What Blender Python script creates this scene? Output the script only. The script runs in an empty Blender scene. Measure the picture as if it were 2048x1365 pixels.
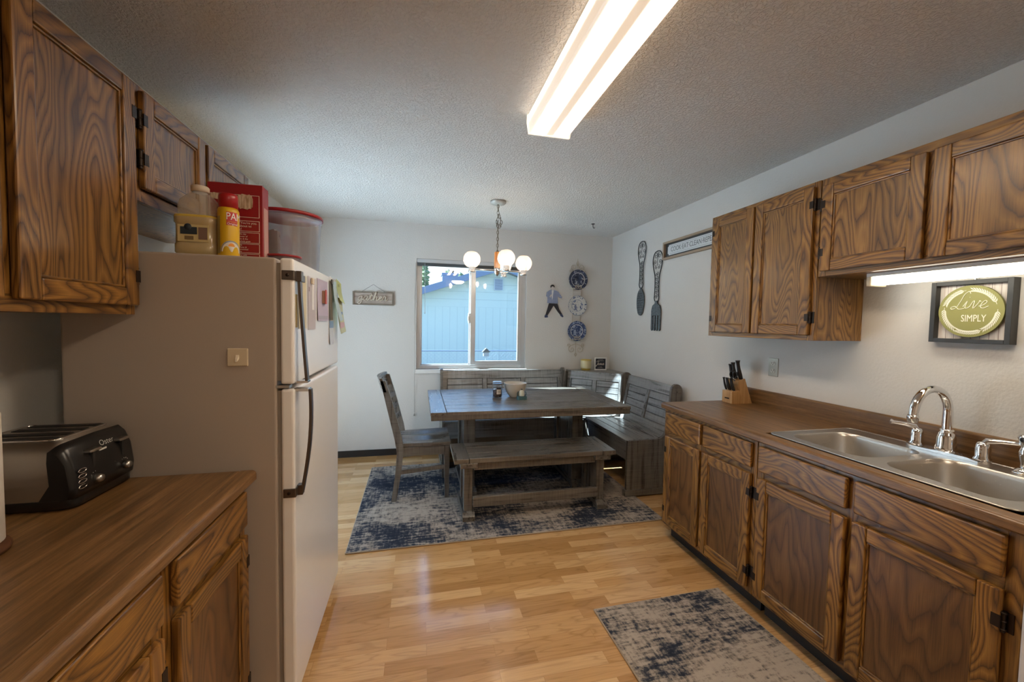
import bpy, bmesh, math, random
from mathutils import Vector, Matrix
random.seed(7)
PI = math.pi
SC = bpy.context.scene
COL = SC.collection

# ------------------------------------------------------------------ camera
cam_d = bpy.data.cameras.new('camera'); cam = bpy.data.objects.new('camera', cam_d); COL.objects.link(cam)
SC.camera = cam
YAW, PITCH, ROLL = -0.2292, -0.0447, 0.0174
cam_d.sensor_width = 36.0; cam_d.lens = 36.0 * 799.58 / 2048.0; cam_d.clip_start = 0.05; cam_d.clip_end = 200
_f = Vector((-math.sin(YAW) * math.cos(PITCH), math.cos(YAW) * math.cos(PITCH), math.sin(PITCH)))
_r = Vector((math.cos(YAW), math.sin(YAW), 0)); _u = _r.cross(_f)
_r2 = _r * math.cos(ROLL) + _u * math.sin(ROLL); _u2 = _u * math.cos(ROLL) - _r * math.sin(ROLL)
_m = Matrix((_r2, _u2, -_f)).transposed().to_4x4(); _m.translation = Vector((-2.2267, -4.3874, 1.4278))
cam.matrix_world = _m

# ------------------------------------------------------------------ view, sky, sun
SC.view_settings.view_transform = 'Standard'; SC.view_settings.look = 'None'
SC.view_settings.gamma = 1; SC.view_settings.use_curve_mapping = False
SC.view_settings.exposure = 1.0
SC.cycles.max_bounces = 8; SC.cycles.diffuse_bounces = 5; SC.cycles.caustics_reflective = False
SC.cycles.caustics_refractive = False; SC.cycles.sample_clamp_indirect = 6.0

W = bpy.data.worlds.new('sky'); SC.world = W; W.use_nodes = True
nt = W.node_tree; nt.nodes.clear()
wo = nt.nodes.new('ShaderNodeOutputWorld'); bg = nt.nodes.new('ShaderNodeBackground')
tc = nt.nodes.new('ShaderNodeTexCoord'); sx = nt.nodes.new('ShaderNodeSeparateXYZ'); cr = nt.nodes.new('ShaderNodeValToRGB')
nt.links.new(tc.outputs['Generated'], sx.inputs[0]); nt.links.new(sx.outputs['Z'], cr.inputs[0])
cr.color_ramp.elements[0].position = 0.0; cr.color_ramp.elements[0].color = (.55, .53, .52, 1)
cr.color_ramp.elements[1].position = 0.75; cr.color_ramp.elements[1].color = (0.22, 0.42, 0.85, 1)
e = cr.color_ramp.elements.new(0.17); e.color = (.55, .53, .52, 1)
e = cr.color_ramp.elements.new(0.28); e.color = (0.42, 0.68, 1.1, 1)
nt.links.new(cr.outputs[0], bg.inputs[0]); bg.inputs[1].default_value = 2.1
nt.links.new(bg.outputs[0], wo.inputs[0])

sun_d = bpy.data.lights.new('sun', 'SUN'); sun_d.energy = 30.0; sun_d.angle = 0.009; sun_d.color = (.92, 0.97, 1)
sun = bpy.data.objects.new('sun', sun_d); COL.objects.link(sun); sun.location = (-8, 6, 10)
sun.rotation_euler = Vector((1, -0.51, -1.0)).to_track_quat('-Z', 'Y').to_euler()

H = 2.46

# ------------------------------------------------------------------ mesh builder
class B:
    def __init__(s): s.v = []; s.f = []; s.m = []; s.s = []
    def add(s, vs, fs, mi=0, sm=False):
        o = len(s.v); s.v += [tuple(v) for v in vs]
        for f in fs: s.f.append(tuple(i + o for i in f)); s.m.append(mi); s.s.append(sm)
        return s
    def box(s, x0, x1, y0, y1, z0, z1, mi=0):
        if x0 > x1: x0, x1 = x1, x0
        if y0 > y1: y0, y1 = y1, y0
        if z0 > z1: z0, z1 = z1, z0
        vs = [(x, y, z) for x in (x0, x1) for y in (y0, y1) for z in (z0, z1)]
        return s.add(vs, [(0, 1, 3, 2), (4, 6, 7, 5), (0, 4, 5, 1), (2, 3, 7, 6), (0, 2, 6, 4), (1, 5, 7, 3)], mi)
    def hexa(s, bot, top, mi=0):
        return s.add(list(bot) + list(top), [(3, 2, 1, 0), (4, 5, 6, 7), (0, 1, 5, 4), (1, 2, 6, 5), (2, 3, 7, 6), (3, 0, 4, 7)], mi)
    def beam(s, a, b, w, t, up=(0, 0, 1), mi=0):
        a = Vector(a); b = Vector(b); d = (b - a).normalized(); u = Vector(up)
        sd = d.cross(u).normalized(); u = sd.cross(d).normalized()
        q = [sd * w / 2 + u * t / 2, -sd * w / 2 + u * t / 2, -sd * w / 2 - u * t / 2, sd * w / 2 - u * t / 2]
        return s.hexa([a + k for k in q], [b + k for k in q], mi)
    def prism(s, pts, d0, d1, axis='x', mi=0, sm=False):
        """pts 2D polygon; extruded along axis. x:(y,z) y:(x,z) z:(x,y)"""
        def P(p, d): return {'x': (d, p[0], p[1]), 'y': (p[0], d, p[1]), 'z': (p[0], p[1], d)}[axis]
        n = len(pts); vs = [P(p, d0) for p in pts] + [P(p, d1) for p in pts]
        s.add(vs, [(i, (i + 1) % n, n + (i + 1) % n, n + i) for i in range(n)], mi, sm)
        s.add(vs, [tuple(range(n))[::-1], tuple(range(n, 2 * n))], mi)
        return s
    def tube(s, path, r, n=8, mi=0, closed=False, sm=True):
        P = [Vector(p) for p in path]; N = len(P); vs = []; ref = None
        for i, p in enumerate(P):
            a = P[(i - 1) % N] if (closed or i > 0) else p
            b = P[(i + 1) % N] if (closed or i < N - 1) else p
            d = (b - a)
            if d.length < 1e-9: d = Vector((0, 0, 1))
            d.normalize()
            if ref is None: ref = Vector((0, 0, 1)) if abs(d.z) < .9 else Vector((1, 0, 0))
            sd = d.cross(ref).normalized(); ref = sd.cross(d).normalized()
            rr = r[i] if isinstance(r, (list, tuple)) else r
            for k in range(n):
                t = 2 * PI * k / n; vs.append(p + sd * math.cos(t) * rr + ref * math.sin(t) * rr)
        fs = []
        for i in range(N if closed else N - 1):
            j = (i + 1) % N
            for k in range(n): fs.append((i * n + k, i * n + (k + 1) % n, j * n + (k + 1) % n, j * n + k))
        s.add(vs, fs, mi, sm)
        if not closed: s.add(vs, [tuple(range(n))[::-1], tuple(range((N - 1) * n, N * n))], mi)
        return s
    def lathe(s, prof, c=(0, 0, 0), n=32, axis='z', mi=0, sx=1, sy=1, sm=True):
        vs = []; fs = []; m = len(prof); c = Vector(c)
        for k in range(n):
            t = 2 * PI * k / n
            for (r, h) in prof:
                a, b = r * math.cos(t) * sx, r * math.sin(t) * sy
                vs.append(c + Vector({'z': (a, b, h), 'y': (a, h, b), 'x': (h, a, b)}[axis]))
        for k in range(n):
            j = (k + 1) % n
            for i in range(m - 1): fs.append((k * m + i, j * m + i, j * m + i + 1, k * m + i + 1))
        return s.add(vs, fs, mi, sm)
    def rot(s, M, start=0):
        for i in range(start, len(s.v)): s.v[i] = tuple(M @ Vector(s.v[i]))
        return s

ORG = {}
def _link(o, parent):
    COL.objects.link(o)
    if parent is not None: o.parent = parent
def part(name, b, mats, parent=None, bevel=0, seg=2, world=True, label=None, weld=False):
    """one mesh object; b in world coords (world=True) or in its thing's coords"""
    if not isinstance(mats, (list, tuple)): mats = [mats]
    org = Vector((0, 0, 0))
    if parent is not None: org = ORG[parent.name]
    me = bpy.data.meshes.new(name)
    if parent is None:      # top-level mesh: origin at base centre
        xs = [v[0] for v in b.v]; ys = [v[1] for v in b.v]; zs = [v[2] for v in b.v]
        org = Vector(((min(xs) + max(xs)) / 2, (min(ys) + max(ys)) / 2, min(zs)))
    off = org if world else Vector((0, 0, 0))
    me.from_pydata([tuple(Vector(v) - off) for v in b.v], [], b.f)
    for m in mats: me.materials.append(m)
    me.polygons.foreach_set('material_index', b.m); me.polygons.foreach_set('use_smooth', b.s)
    bm = bmesh.new(); bm.from_mesh(me)
    if weld: bmesh.ops.remove_doubles(bm, verts=bm.verts, dist=1e-5)
    bmesh.ops.recalc_face_normals(bm, faces=bm.faces); bm.to_mesh(me); bm.free()
    me.update()
    o = bpy.data.objects.new(name, me); _link(o, parent)
    if parent is None: o.location = org
    ORG[o.name] = org
    if bevel:
        md = o.modifiers.new('bevel', 'BEVEL'); md.width = bevel; md.segments = seg; md.limit_method = 'ANGLE'; md.angle_limit = 0.6
        md.harden_normals = False
    if label: o['label'] = label
    return o
def tag(o, label, cat, group=None):
    o['label'] = label; o['category'] = cat
    if group: o['group'] = group
    return o
def thing(name, label, cat, loc=(0, 0, 0), rz=0, group=None):
    o = bpy.data.objects.new(name, None); COL.objects.link(o); o.location = loc; o.rotation_euler = (0, 0, rz)
    o.empty_display_size = 0.1
    ORG[o.name] = Vector(loc)
    return tag(o, label, cat, group)
def struct(name, b, mats, parent=None, bevel=0):
    o = part(name, b, mats, parent, bevel)
    if parent is None: o['kind'] = 'structure'
    return o
def crom(pts, k=6, closed=False):
    P = [Vector(p) for p in pts]; out = []; n = len(P)
    rng = range(n if closed else n - 1)
    for i in rng:
        p0 = P[(i - 1) % n] if (closed or i > 0) else P[i]; p1 = P[i]; p2 = P[(i + 1) % n]
        p3 = P[(i + 2) % n] if (closed or i + 2 < n) else p2
        for j in range(k):
            t = j / k
            out.append(0.5 * ((2 * p1) + (p2 - p0) * t + (2 * p0 - 5 * p1 + 4 * p2 - p3) * t * t + (3 * p1 - p0 - 3 * p2 + p3) * t ** 3))
    if not closed: out.append(P[-1])
    return out

# ------------------------------------------------------------------ materials
class N:
    def __init__(s, name):
        s.m = bpy.data.materials.new(name); s.m.use_nodes = True; s.t = s.m.node_tree; s.t.nodes.clear()
        s.out = s.n('ShaderNodeOutputMaterial'); s.b = s.n('ShaderNodeBsdfPrincipled'); s.l(s.b.outputs[0], s.out.inputs[0])
    def n(s, t, **k):
        x = s.t.nodes.new(t)
        for a, b in k.items(): setattr(x, a, b)
        return x
    def l(s, a, b): s.t.links.new(a, b)
    def set(s, **k):
        mp = {'col': 'Base Color', 'rough': 'Roughness', 'metal': 'Metallic', 'spec': 'Specular IOR Level', 'trans': 'Transmission Weight', 'ior': 'IOR', 'coat': 'Coat Weight', 'crough': 'Coat Roughness', 'alpha': 'Alpha', 'em': 'Emission Color', 'es': 'Emission Strength', 'sss': 'Subsurface Weight'}
        for a, v in k.items():
            i = s.b.inputs[mp[a]]
            if hasattr(v, 'is_linked') or hasattr(v, 'links'): s.l(v, i)
            elif isinstance(v, tuple): i.default_value = v + (1,) if len(v) == 3 else v
            else: i.default_value = v
        return s
    def coord(s, scale=(1, 1, 1), rnd=True, loc=(0, 0, 0), rot=0):
        tc = s.n('ShaderNodeTexCoord'); src = tc.outputs['Object']
        if rnd:
            oi = s.n('ShaderNodeObjectInfo'); mu = s.n('ShaderNodeMath', operation='MULTIPLY'); mu.inputs[1].default_value = 37.0
            s.l(oi.outputs['Random'], mu.inputs[0]); va = s.n('ShaderNodeVectorMath', operation='ADD')
            s.l(src, va.inputs[0]); s.l(mu.outputs[0], va.inputs[1]); src = va.outputs[0]
        if rot:
            m0 = s.n('ShaderNodeMapping'); m0.inputs['Rotation'].default_value = (0, 0, rot); s.l(src, m0.inputs[0]); src = m0.outputs[0]
        mp = s.n('ShaderNodeMapping'); mp.inputs['Scale'].default_value = scale; mp.inputs['Location'].default_value = loc
        s.l(src, mp.inputs[0]); return mp.outputs[0]
    def noise(s, vec, scale=5, det=2, rough=.5, dist=0):
        x = s.n('ShaderNodeTexNoise'); x.inputs['Scale'].default_value = scale; x.inputs['Detail'].default_value = det
        x.inputs['Roughness'].default_value = rough; x.inputs['Distortion'].default_value = dist; s.l(vec, x.inputs['Vector']); return x.outputs[0]
    def math(s, op, a, b=None, c=None, clamp=False):
        x = s.n('ShaderNodeMath', operation=op, use_clamp=clamp)
        for i, v in enumerate((a, b, c)):
            if v is None: continue
            if isinstance(v, (int, float)): x.inputs[i].default_value = v
            else: s.l(v, x.inputs[i])
        return x.outputs[0]
    def ramp(s, fac, stops, interp='LINEAR'):
        x = s.n('ShaderNodeValToRGB'); x.color_ramp.interpolation = interp; el = x.color_ramp.elements
        while len(el) > 1: el.remove(el[-1])
        el[0].position = stops[0][0]; c = stops[0][1]; el[0].color = (c, c, c, 1) if isinstance(c, (int, float)) else c + (1,)
        for p, c in stops[1:]:
            q = el.new(p); q.color = (c, c, c, 1) if isinstance(c, (int, float)) else c + (1,)
        s.l(fac, x.inputs[0]); return x.outputs[0]
    def mix(s, fac, a, b, mode='MIX'):
        x = s.n('ShaderNodeMix', data_type='RGBA', blend_type=mode)
        for i, v in ((0, fac), (6, a), (7, b)):
            if isinstance(v, (int, float)): x.inputs[i].default_value = v
            elif isinstance(v, tuple): x.inputs[i].default_value = v + (1,)
            else: s.l(v, x.inputs[i])
        return x.outputs[2]
    def bump(s, h, strength=.3, dist=.002):
        x = s.n('ShaderNodeBump'); x.inputs['Strength'].default_value = strength; x.inputs['Distance'].default_value = dist
        s.l(h, x.inputs['Height']); s.l(x.outputs[0], s.b.inputs['Normal']); return s

def plain(name, col, rough=.5, metal=0, **k):
    return N(name).set(col=col, rough=rough, metal=metal, **k).m
def AX(axis, along, across):
    return {'x': (along, across, across), 'y': (across, along, across), 'z': (across, across, along)}[axis]
def oak(name, axis, dark=(.052, .020, .005), mid=(.175, .080, .017), light=(.31, .158, .036), rings=31, rough=.32, cath=True):
    k = N(name)
    v = k.coord(AX(axis, 1.25, 5.4)); n1 = k.noise(v, 1.0, 2.2, .42, .18)
    v2 = k.coord(AX(axis, 7, 330)); fine = k.noise(v2, 1.0, 3, .65)
    v3 = k.coord(AX(axis, 1.1, 8)); tone = k.noise(v3, 1.0, 3, .6)
    r = k.math('FRACT', k.math('MULTIPLY_ADD', n1, rings, k.math('MULTIPLY', fine, .30)))
    line = k.ramp(r, [(0, dark), (.07, tuple(a * .5 + b * .5 for a, b in zip(dark, mid))), (.22, mid), (.62, light), (.93, mid), (1, dark)])
    c = k.mix(.6, line, k.ramp(fine, [(.30, (.42, .39, .35)), (.55, (1.1, 1.08, 1.06))]), 'MULTIPLY')
    c = k.mix(.7, c, k.ramp(tone, [(.3, (.62, .60, .56)), (.7, (1.3, 1.25, 1.2))]), 'MULTIPLY')
    k.set(col=c, rough=k.math('MULTIPLY_ADD', fine, .18, rough - .05), coat=.25, crough=.22)
    k.bump(k.math('MULTIPLY', r, fine), .15, .001)
    return k.m
OAKZ = oak('dark_oak_vertical', 'z'); OAKY = oak('dark_oak_horizontal', 'y')
OAKP = oak('oak_panel', 'z', rings=30, dark=(.060, .025, .007), mid=(.180, .086, .020), light=(.29, .152, .040))
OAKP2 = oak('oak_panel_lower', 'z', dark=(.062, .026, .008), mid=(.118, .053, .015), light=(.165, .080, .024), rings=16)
def greywood(name, axis, dark=(.032, .029, .027), mid=(.105, .093, .080), light=(.195, .176, .152), rough=.25, rot=0):
    k = N(name)
    along = k.noise(k.coord(AX(axis, 2.0, 38), rot=rot), 1.0, 4, .6)
    saw = k.noise(k.coord(AX(axis, 130, 5), rot=rot), 1.0, 2, .6)
    big = k.noise(k.coord(AX(axis, 2, 7)), 1.0, 3, .5)
    f = k.math('ADD', k.math('MULTIPLY', along, .55), k.math('ADD', k.math('MULTIPLY', saw, .28), k.math('MULTIPLY', big, .3)))
    c = k.ramp(f, [(.38, dark), (.52, mid), (.72, light)])
    k.set(col=c, rough=k.math('MULTIPLY_ADD', along, .25, rough - .08), spec=.6)
    k.bump(saw, .25, .001); return k.m
GX = greywood('weathered_grey_wood_x', 'x'); GY = greywood('weathered_grey_wood_y', 'y'); GZ = greywood('weathered_grey_wood_z', 'z')
GXL = greywood('light_weathered_wood_x', 'x', (.055, .053, .051), (.20, .198, .194), (.34, .338, .33)); GZL = greywood('light_weathered_wood_z', 'z', (.055, .053, .051), (.16, .155, .148), (.28, .275, .265))
GDARK = plain('dark_groove_backing', (.02, .018, .017), .8)  # near-black backing seen through the gaps between back boards

k = N('painted_wall_texture'); v = k.coord(rnd=False)
k.set(col=(.63, .61, .58), rough=.75, spec=.25); k.bump(k.noise(v, 85, 2, .5), .38, .004); WALL = k.m
k = N('ceiling_texture'); v = k.coord(rnd=False)
h = k.ramp(k.noise(v, 78, 3, .55, .5), [(.42, 0.), (.56, 1.)])
k.set(col=(.72, .70, .67), rough=.8, spec=.2); k.bump(h, .75, .005); CEIL = k.m

k = N('birch_laminate_floor'); v = k.coord(rnd=False)
bt = k.n('ShaderNodeTexBrick'); k.l(v, bt.inputs['Vector']); bt.offset = .37; bt.offset_frequency = 2; bt.squash = 1
bt.inputs['Color1'].default_value = (0, 0, 0, 1); bt.inputs['Color2'].default_value = (1, 1, 1, 1); bt.inputs['Mortar'].default_value = (.2, .2, .2, 1)
bt.inputs['Scale'].default_value = 1; bt.inputs['Mortar Size'].default_value = .0006; bt.inputs['Mortar Smooth'].default_value = .3; bt.inputs['Bias'].default_value = 0
bt.inputs['Brick Width'].default_value = .46; bt.inputs['Row Height'].default_value = .066
rb = k.math('MULTIPLY', bt.outputs['Color'], 9.0)
va = k.n('ShaderNodeVectorMath', operation='ADD'); k.l(v, va.inputs[0]); k.l(rb, va.inputs[1])
mp = k.n('ShaderNodeMapping'); mp.inputs['Scale'].default_value = (1.6, 13, 1); k.l(va.outputs[0], mp.inputs[0])
g1 = k.noise(mp.outputs[0], 1, 2, .5, .4); rr = k.math('MULTIPLY', k.math('PINGPONG', k.math('MULTIPLY', g1, 9), .5), 2)
mp2 = k.n('ShaderNodeMapping'); mp2.inputs['Scale'].default_value = (7, 160, 1); k.l(va.outputs[0], mp2.inputs[0]); g2 = k.noise(mp2.outputs[0], 1, 3, .6)
base = k.ramp(bt.outputs['Color'], [(0, (.43, .23, .085)), (.35, (.53, .30, .12)), (.7, (.61, .37, .165)), (1, (.68, .44, .22))])
c = k.mix(.5, base, k.ramp(rr, [(0, (.66, .60, .52)), (.35, (1, 1, 1)), (1, (1.05, 1.04, 1.03))]), 'MULTIPLY')
c = k.mix(.5, c, k.ramp(g2, [(.3, (.8, .78, .74)), (.65, (1.08, 1.07, 1.06))]), 'MULTIPLY')
c = k.mix(k.math('MULTIPLY', bt.outputs['Fac'], .35), c, (.16, .08, .03))
k.set(col=c, rough=.17, spec=.55, coat=.3, crough=.1); FLOOR = k.m

def rugmat(name, s=1.0, cut=.5):
    k = N(name); v = k.coord(rnd=True)
    big = k.noise(v, 2.3 * s, 3, .55, .3); 
    m1 = k.n('ShaderNodeMapping'); m1.inputs['Scale'].default_value = (9, 55, 30); k.l(v, m1.inputs[0]); st = k.noise(m1.outputs[0], 1, 3, .65)
    m2 = k.n('ShaderNodeMapping'); m2.inputs['Scale'].default_value = (70, 8, 30); k.l(v, m2.inputs[0]); st2 = k.noise(m2.outputs[0], 1, 3, .65)
    sp = k.noise(v, 38, 4, .7); fine = k.noise(v, 420, 2, .7)
    f = k.math('ADD', k.math('MULTIPLY', big, .95), k.math('ADD', k.math('MULTIPLY', st, .62), k.math('ADD', k.math('MULTIPLY', sp, .62), k.math('MULTIPLY', st2, .36))))
    f = k.math('ADD', f, k.math('MULTIPLY', fine, .12))
    c = k.ramp(f, [(0, (.02, .026, .042)), (.30, (.022, .028, .045)), (.36, (.055, .06, .075)), (.41, (.20, .175, .155)), (.50, (.40, .34, .285)), (1, (.50, .43, .36))])
    # ramp expects 0..1, sum of the noises centres near 1.18
    f2 = k.math('MULTIPLY', k.math('SUBTRACT', f, cut), 1.0 / 1.4)
    for l in list(k.t.links):
        if l.to_node.type == 'VALTORGB': k.t.links.remove(l)
    rn = [n for n in k.t.nodes if n.type == 'VALTORGB'][0]; k.l(f2, rn.inputs[0])
    k.set(col=c, rough=.95, spec=.15); k.bump(fine, .5, .003); return k.m
RUG = rugmat('distressed_rug_weave', 1.0, .755); RUNNER = rugmat('distressed_runner_weave', 1.25, .715)
BIND = plain('rug_binding_tan', (.36, .28, .20), .9)

k = N('butcher_block_laminate'); v = k.coord(rnd=False)
bt = k.n('ShaderNodeTexBrick'); mpb = k.n('ShaderNodeMapping'); mpb.inputs['Rotation'].default_value = (0, 0, PI / 2); k.l(v, mpb.inputs[0]); k.l(mpb.outputs[0], bt.inputs['Vector'])
bt.inputs['Color1'].default_value = (0, 0, 0, 1); bt.inputs['Color2'].default_value = (1, 1, 1, 1); bt.inputs['Mortar'].default_value = (.5, .5, .5, 1); bt.inputs['Scale'].default_value = 1
bt.inputs['Mortar Size'].default_value = 0.0; bt.inputs['Brick Width'].default_value = .7; bt.inputs['Row Height'].default_value = .034; bt.offset = .4
st = k.noise(k.coord((70, 3.5, 70), False), 1, 4, .65); fn = k.noise(k.coord((420, 40, 420), False), 1, 2, .6)
c = k.ramp(st, [(.28, (.085, .042, .016)), (.5, (.180, .094, .036)), (.74, (.29, .160, .067))])
c = k.mix(.45, c, k.ramp(bt.outputs['Color'], [(0, (.66, .64, .6)), (1, (1.3, 1.28, 1.25))]), 'MULTIPLY')
c = k.mix(.5, c, k.ramp(fn, [(.35, (.7, .68, .64)), (.6, (1.08, 1.08, 1.08))]), 'MULTIPLY')
k.set(col=c, rough=.33, spec=.5); k.bump(fn, .1, .0006); LAM = k.m

FRW = N('fridge_shaded_enamel'); v = FRW.coord(rnd=False); FRW.set(col=(.41, .355, .305), rough=.38, spec=.4); FRW.bump(FRW.noise(v, 420, 2, .6), .18, .0012); FRW = FRW.m  # off-white enamel darkened: shade on the cabinet side put into the colour
FRD = plain('fridge_door_white', (.84, .84, .84), .24)
GASK = plain('fridge_gasket', (.30, .27, .24), .7)
CHROME = plain('chrome', (.82, .82, .83), .06, 1); BRUSH = plain('brushed_steel', (.52, .51, .49), .28, 1)
k = N('sink_stainless'); nn = k.noise(k.coord((12, 260, 260), False), 1, 2, .6); k.set(col=(.56, .53, .49), metal=1.0, rough=k.math('MULTIPLY_ADD', nn, .2, .22)); STEEL = k.m
BRONZE = plain('aged_handle_metal', (.16, .135, .12), .35, .9); HING = plain('dark_bronze_hinge', (.035, .025, .02), .4, .8)
BLACK = plain('black_plastic', (.012, .012, .013), .28); BLACKM = plain('matte_black', (.02, .02, .021), .55)
WHITE = plain('white_paint', (.78, .78, .76), .45); BEIGE = plain('almond_plastic', (.62, .53, .38), .4)
ALU = plain('window_aluminium', (.62, .64, .66), .35, .55); VINYL = plain('blind_grey', (.55, .56, .57), .45)
BASEB = plain('black_vinyl_base', (.018, .015, .014), .45)
def glassmat(name, tint=(1, 1, 1), mixf=.5, rough=0.0):
    k = N(name); k.t.nodes.remove(k.b)
    tr = k.n('ShaderNodeBsdfTransparent'); tr.inputs[0].default_value = tint + (1,)
    gl = k.n('ShaderNodeBsdfGlossy'); gl.inputs['Roughness'].default_value = rough
    fr = k.n('ShaderNodeLayerWeight'); fr.inputs[0].default_value = .5; mx = k.n('ShaderNodeMixShader')
    k.l(k.math('MULTIPLY', k.math('MULTIPLY_ADD', k.math('POWER', fr.outputs['Facing'], 5.0), .95, .045), mixf), mx.inputs[0]); k.l(tr.outputs[0], mx.inputs[1]); k.l(gl.outputs[0], mx.inputs[2]); k.l(mx.outputs[0], k.out.inputs[0]); return k.m
GLASS = glassmat('window_glass', (.86, .94, .97), .9)

# ------------------------------------------------------------------ text helpers
def text_into(b, s, size, place, mi=0, depth=.001, align='CENTER', sxy=(1, 1)):
    cu = bpy.data.curves.new('t', 'FONT'); cu.body = s; cu.size = size; cu.align_x = align; cu.align_y = 'CENTER'; cu.extrude = depth
    cu.resolution_u = 3
    o = bpy.data.objects.new('t', cu); COL.objects.link(o)
    dg = bpy.context.evaluated_depsgraph_get(); me = bpy.data.meshes.new_from_object(o.evaluated_get(dg))
    b.add([place(v.co.x * sxy[0], v.co.y * sxy[1], v.co.z) for v in me.vertices], [tuple(p.vertices) for p in me.polygons], mi)
    bpy.data.objects.remove(o); bpy.data.meshes.remove(me); bpy.data.curves.remove(cu)
GL = {
 'a': ([(.9, .9), (.5, 1), (.12, .6), (.15, .12), (.5, 0), (.85, .5), (.9, .95), (.88, .2), (1.05, 0), (1.25, .25)], 1.25, None),
 'g': ([(.9, .9), (.5, 1), (.12, .6), (.15, .12), (.5, 0), (.85, .5), (.9, .95), (.85, -.4), (.5, -.85), (.15, -.6), (.6, -.15), (1.2, .25)], 1.2, None),
 't': ([(0, .25), (.35, .9), (.5, 1.7), (.42, .9), (.42, .25), (.65, 0), (.95, .25)], .95, [(.1, 1.15), (.85, 1.2)]),
 'h': ([(0, .25), (.35, 1.1), (.52, 1.8), (.4, 1.85), (.3, 1.2), (.28, 0), (.35, .55), (.65, .95), (.9, .8), (.88, .2), (1.05, 0), (1.3, .25)], 1.3, None),
 'e': ([(0, .25), (.45, .45), (.65, .8), (.42, 1), (.18, .6), (.22, .12), (.55, 0), (.95, .25)], .95, None),
 'r': ([(0, .25), (.25, 1), (.38, 1.15), (.45, .92), (.72, .92), (.7, .2), (.9, 0), (1.15, .3)], 1.15, None),
 'L': ([(1.25, 2.0), (1.0, 2.3), (.65, 1.9), (.5, 1), (.25, .1), (-.15, -.1), (-.3, .15), (.1, .3), (.6, -.1), (1.15, .0)], .95, None),
 'i': ([(0, .25), (.25, 1), (.22, .2), (.42, 0), (.7, .25)], .7, [(.35, 1.5), (.37, 1.52)]),
 'v': ([(0, .25), (.15, .9), (.3, .9), (.4, 0), (.75, .7), (.78, 1), (.95, .85)], .9, None),
 'J': ([(-.1, 1.7), (.5, 2.15), (1.2, 2.1), (.9, 1.4), (.55, .2), (.2, -.75), (-.15, -.8), (-.1, -.4), (.5, .0), (1.0, .3)], 1.0, None),
 's': ([(0, .25), (.35, .85), (.48, 1.1), (.55, .6), (.55, .2), (.35, 0), (.15, .1), (.5, .05), (.85, .25)], .85, None),
 'u': ([(0, .25), (.18, 1), (.18, .2), (.42, 0), (.7, .5), (.75, 1), (.74, .2), (.9, 0), (1.1, .25)], 1.1, None),
}
def cursive(b, word, x0, y0, s, place, r, mi=0, slant=.18):
    x = 0
    for ch in word:
        pts, adv, ex = GL[ch]
        for st in [pts] + ([ex] if ex else []):
            q = crom([(p[0] + x, p[1], 0) for p in st], 5)
            b.tube([place(x0 + (p.x + slant * p.y) * s, y0 + p.y * s, r * .5) for p in q], r, 6, mi)
        x += adv
    return x * s
def word_w(word): return sum(GL[c][1] for c in word)

# ================================================================== SETTING
struct('floor', B().box(-3.45, 0, -6.6, 0, -.05, 0), FLOOR)
struct('ceiling', B().box(-3.57, .12, -6.72, .12, H, H + .12), CEIL)
WX0, WX1, WZ0, WZ1 = -2.253, -1.045, .916, 2.096
b = B().box(-3.57, WX0, 0, .12, -.05, H).box(WX1, .12, 0, .12, -.05, H).box(WX0, WX1, 0, .12, -.05, WZ0).box(WX0, WX1, 0, .12, WZ1, H)
struct('wall_back', b, WALL)
struct('wall_right', B().box(0, .12, -6.72, 0, -.05, H), WALL)
DY0, DY1, DZ = -1.90, -.50, 2.04
b = B().box(-3.57, -3.45, -6.72, DY0, -.05, H).box(-3.57, -3.45, DY1, 0, -.05, H).box(-3.57, -3.45, DY0, DY1, DZ, H)
struct('wall_left', b, WALL)
b = B().box(-3.45, 0, -6.72, -6.6, -.05, H)
struct('wall_front', b, WALL)
struct('baseboard_back', B().box(-3.438, -.02, -.010, 0, 0, .068), BASEB)
struct('baseboard_left', B().box(-3.45, -3.438, -2.10, DY0 - .02, 0, .068), BASEB)

# window_1 : sliding aluminium window in the back wall
b = B(); fy0, fy1 = .035, .095
b.box(WX0, WX0 + .045, fy0, fy1, WZ0, WZ1).box(WX1 - .045, WX1, fy0, fy1, WZ0, WZ1).box(WX0 + .045, WX1 - .045, fy0, fy1, WZ0, WZ0 + .04).box(WX0 + .045, WX1 - .045, fy0, fy1, WZ1 - .05, WZ1)
win = struct('window_1', b, ALU, bevel=.003)
b = B(); x0, x1 = WX0 + .045, -1.665; b.box(x0, x0 + .012, .06, .08, WZ0 + .04, WZ1 - .05).box(x1 - .02, x1, .06, .08, WZ0 + .04, WZ1 - .05).box(x0, x1, .06, .08, WZ0 + .04, WZ0 + .05).box(x0, x1, .06, .08, WZ1 - .062, WZ1 - .05)
s1 = part('window_sash', b, ALU, win); part('pane', B().box(x0 + .01, x1 - .018, .068, .072, WZ0 + .05, WZ1 - .06), GLASS, s1)
b = B(); x0, x1 = -1.672, WX1 - .045; b.box(x0, x0 + .055, .03, .058, WZ0 + .04, WZ1 - .05).box(x1 - .045, x1, .03, .058, WZ0 + .04, WZ1 - .05).box(x0 + .055, x1 - .045, .03, .058, WZ0 + .04, WZ0 + .085).box(x0 + .055, x1 - .045, .03, .058, WZ1 - .095, WZ1 - .05)
s2 = part('window_sash', b, ALU, win, bevel=.003); part('pane', B().box(x0 + .055, x1 - .045, .042, .046, WZ0 + .085, WZ1 - .095), GLASS, s2)
b = B().box(-1.695, -1.672, .026, .05, 1.42, 1.53).box(-1.70, -1.690, .015, .035, 1.45, 1.50)
part('sash_latch', b, WHITE, s2, bevel=.004)
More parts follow.
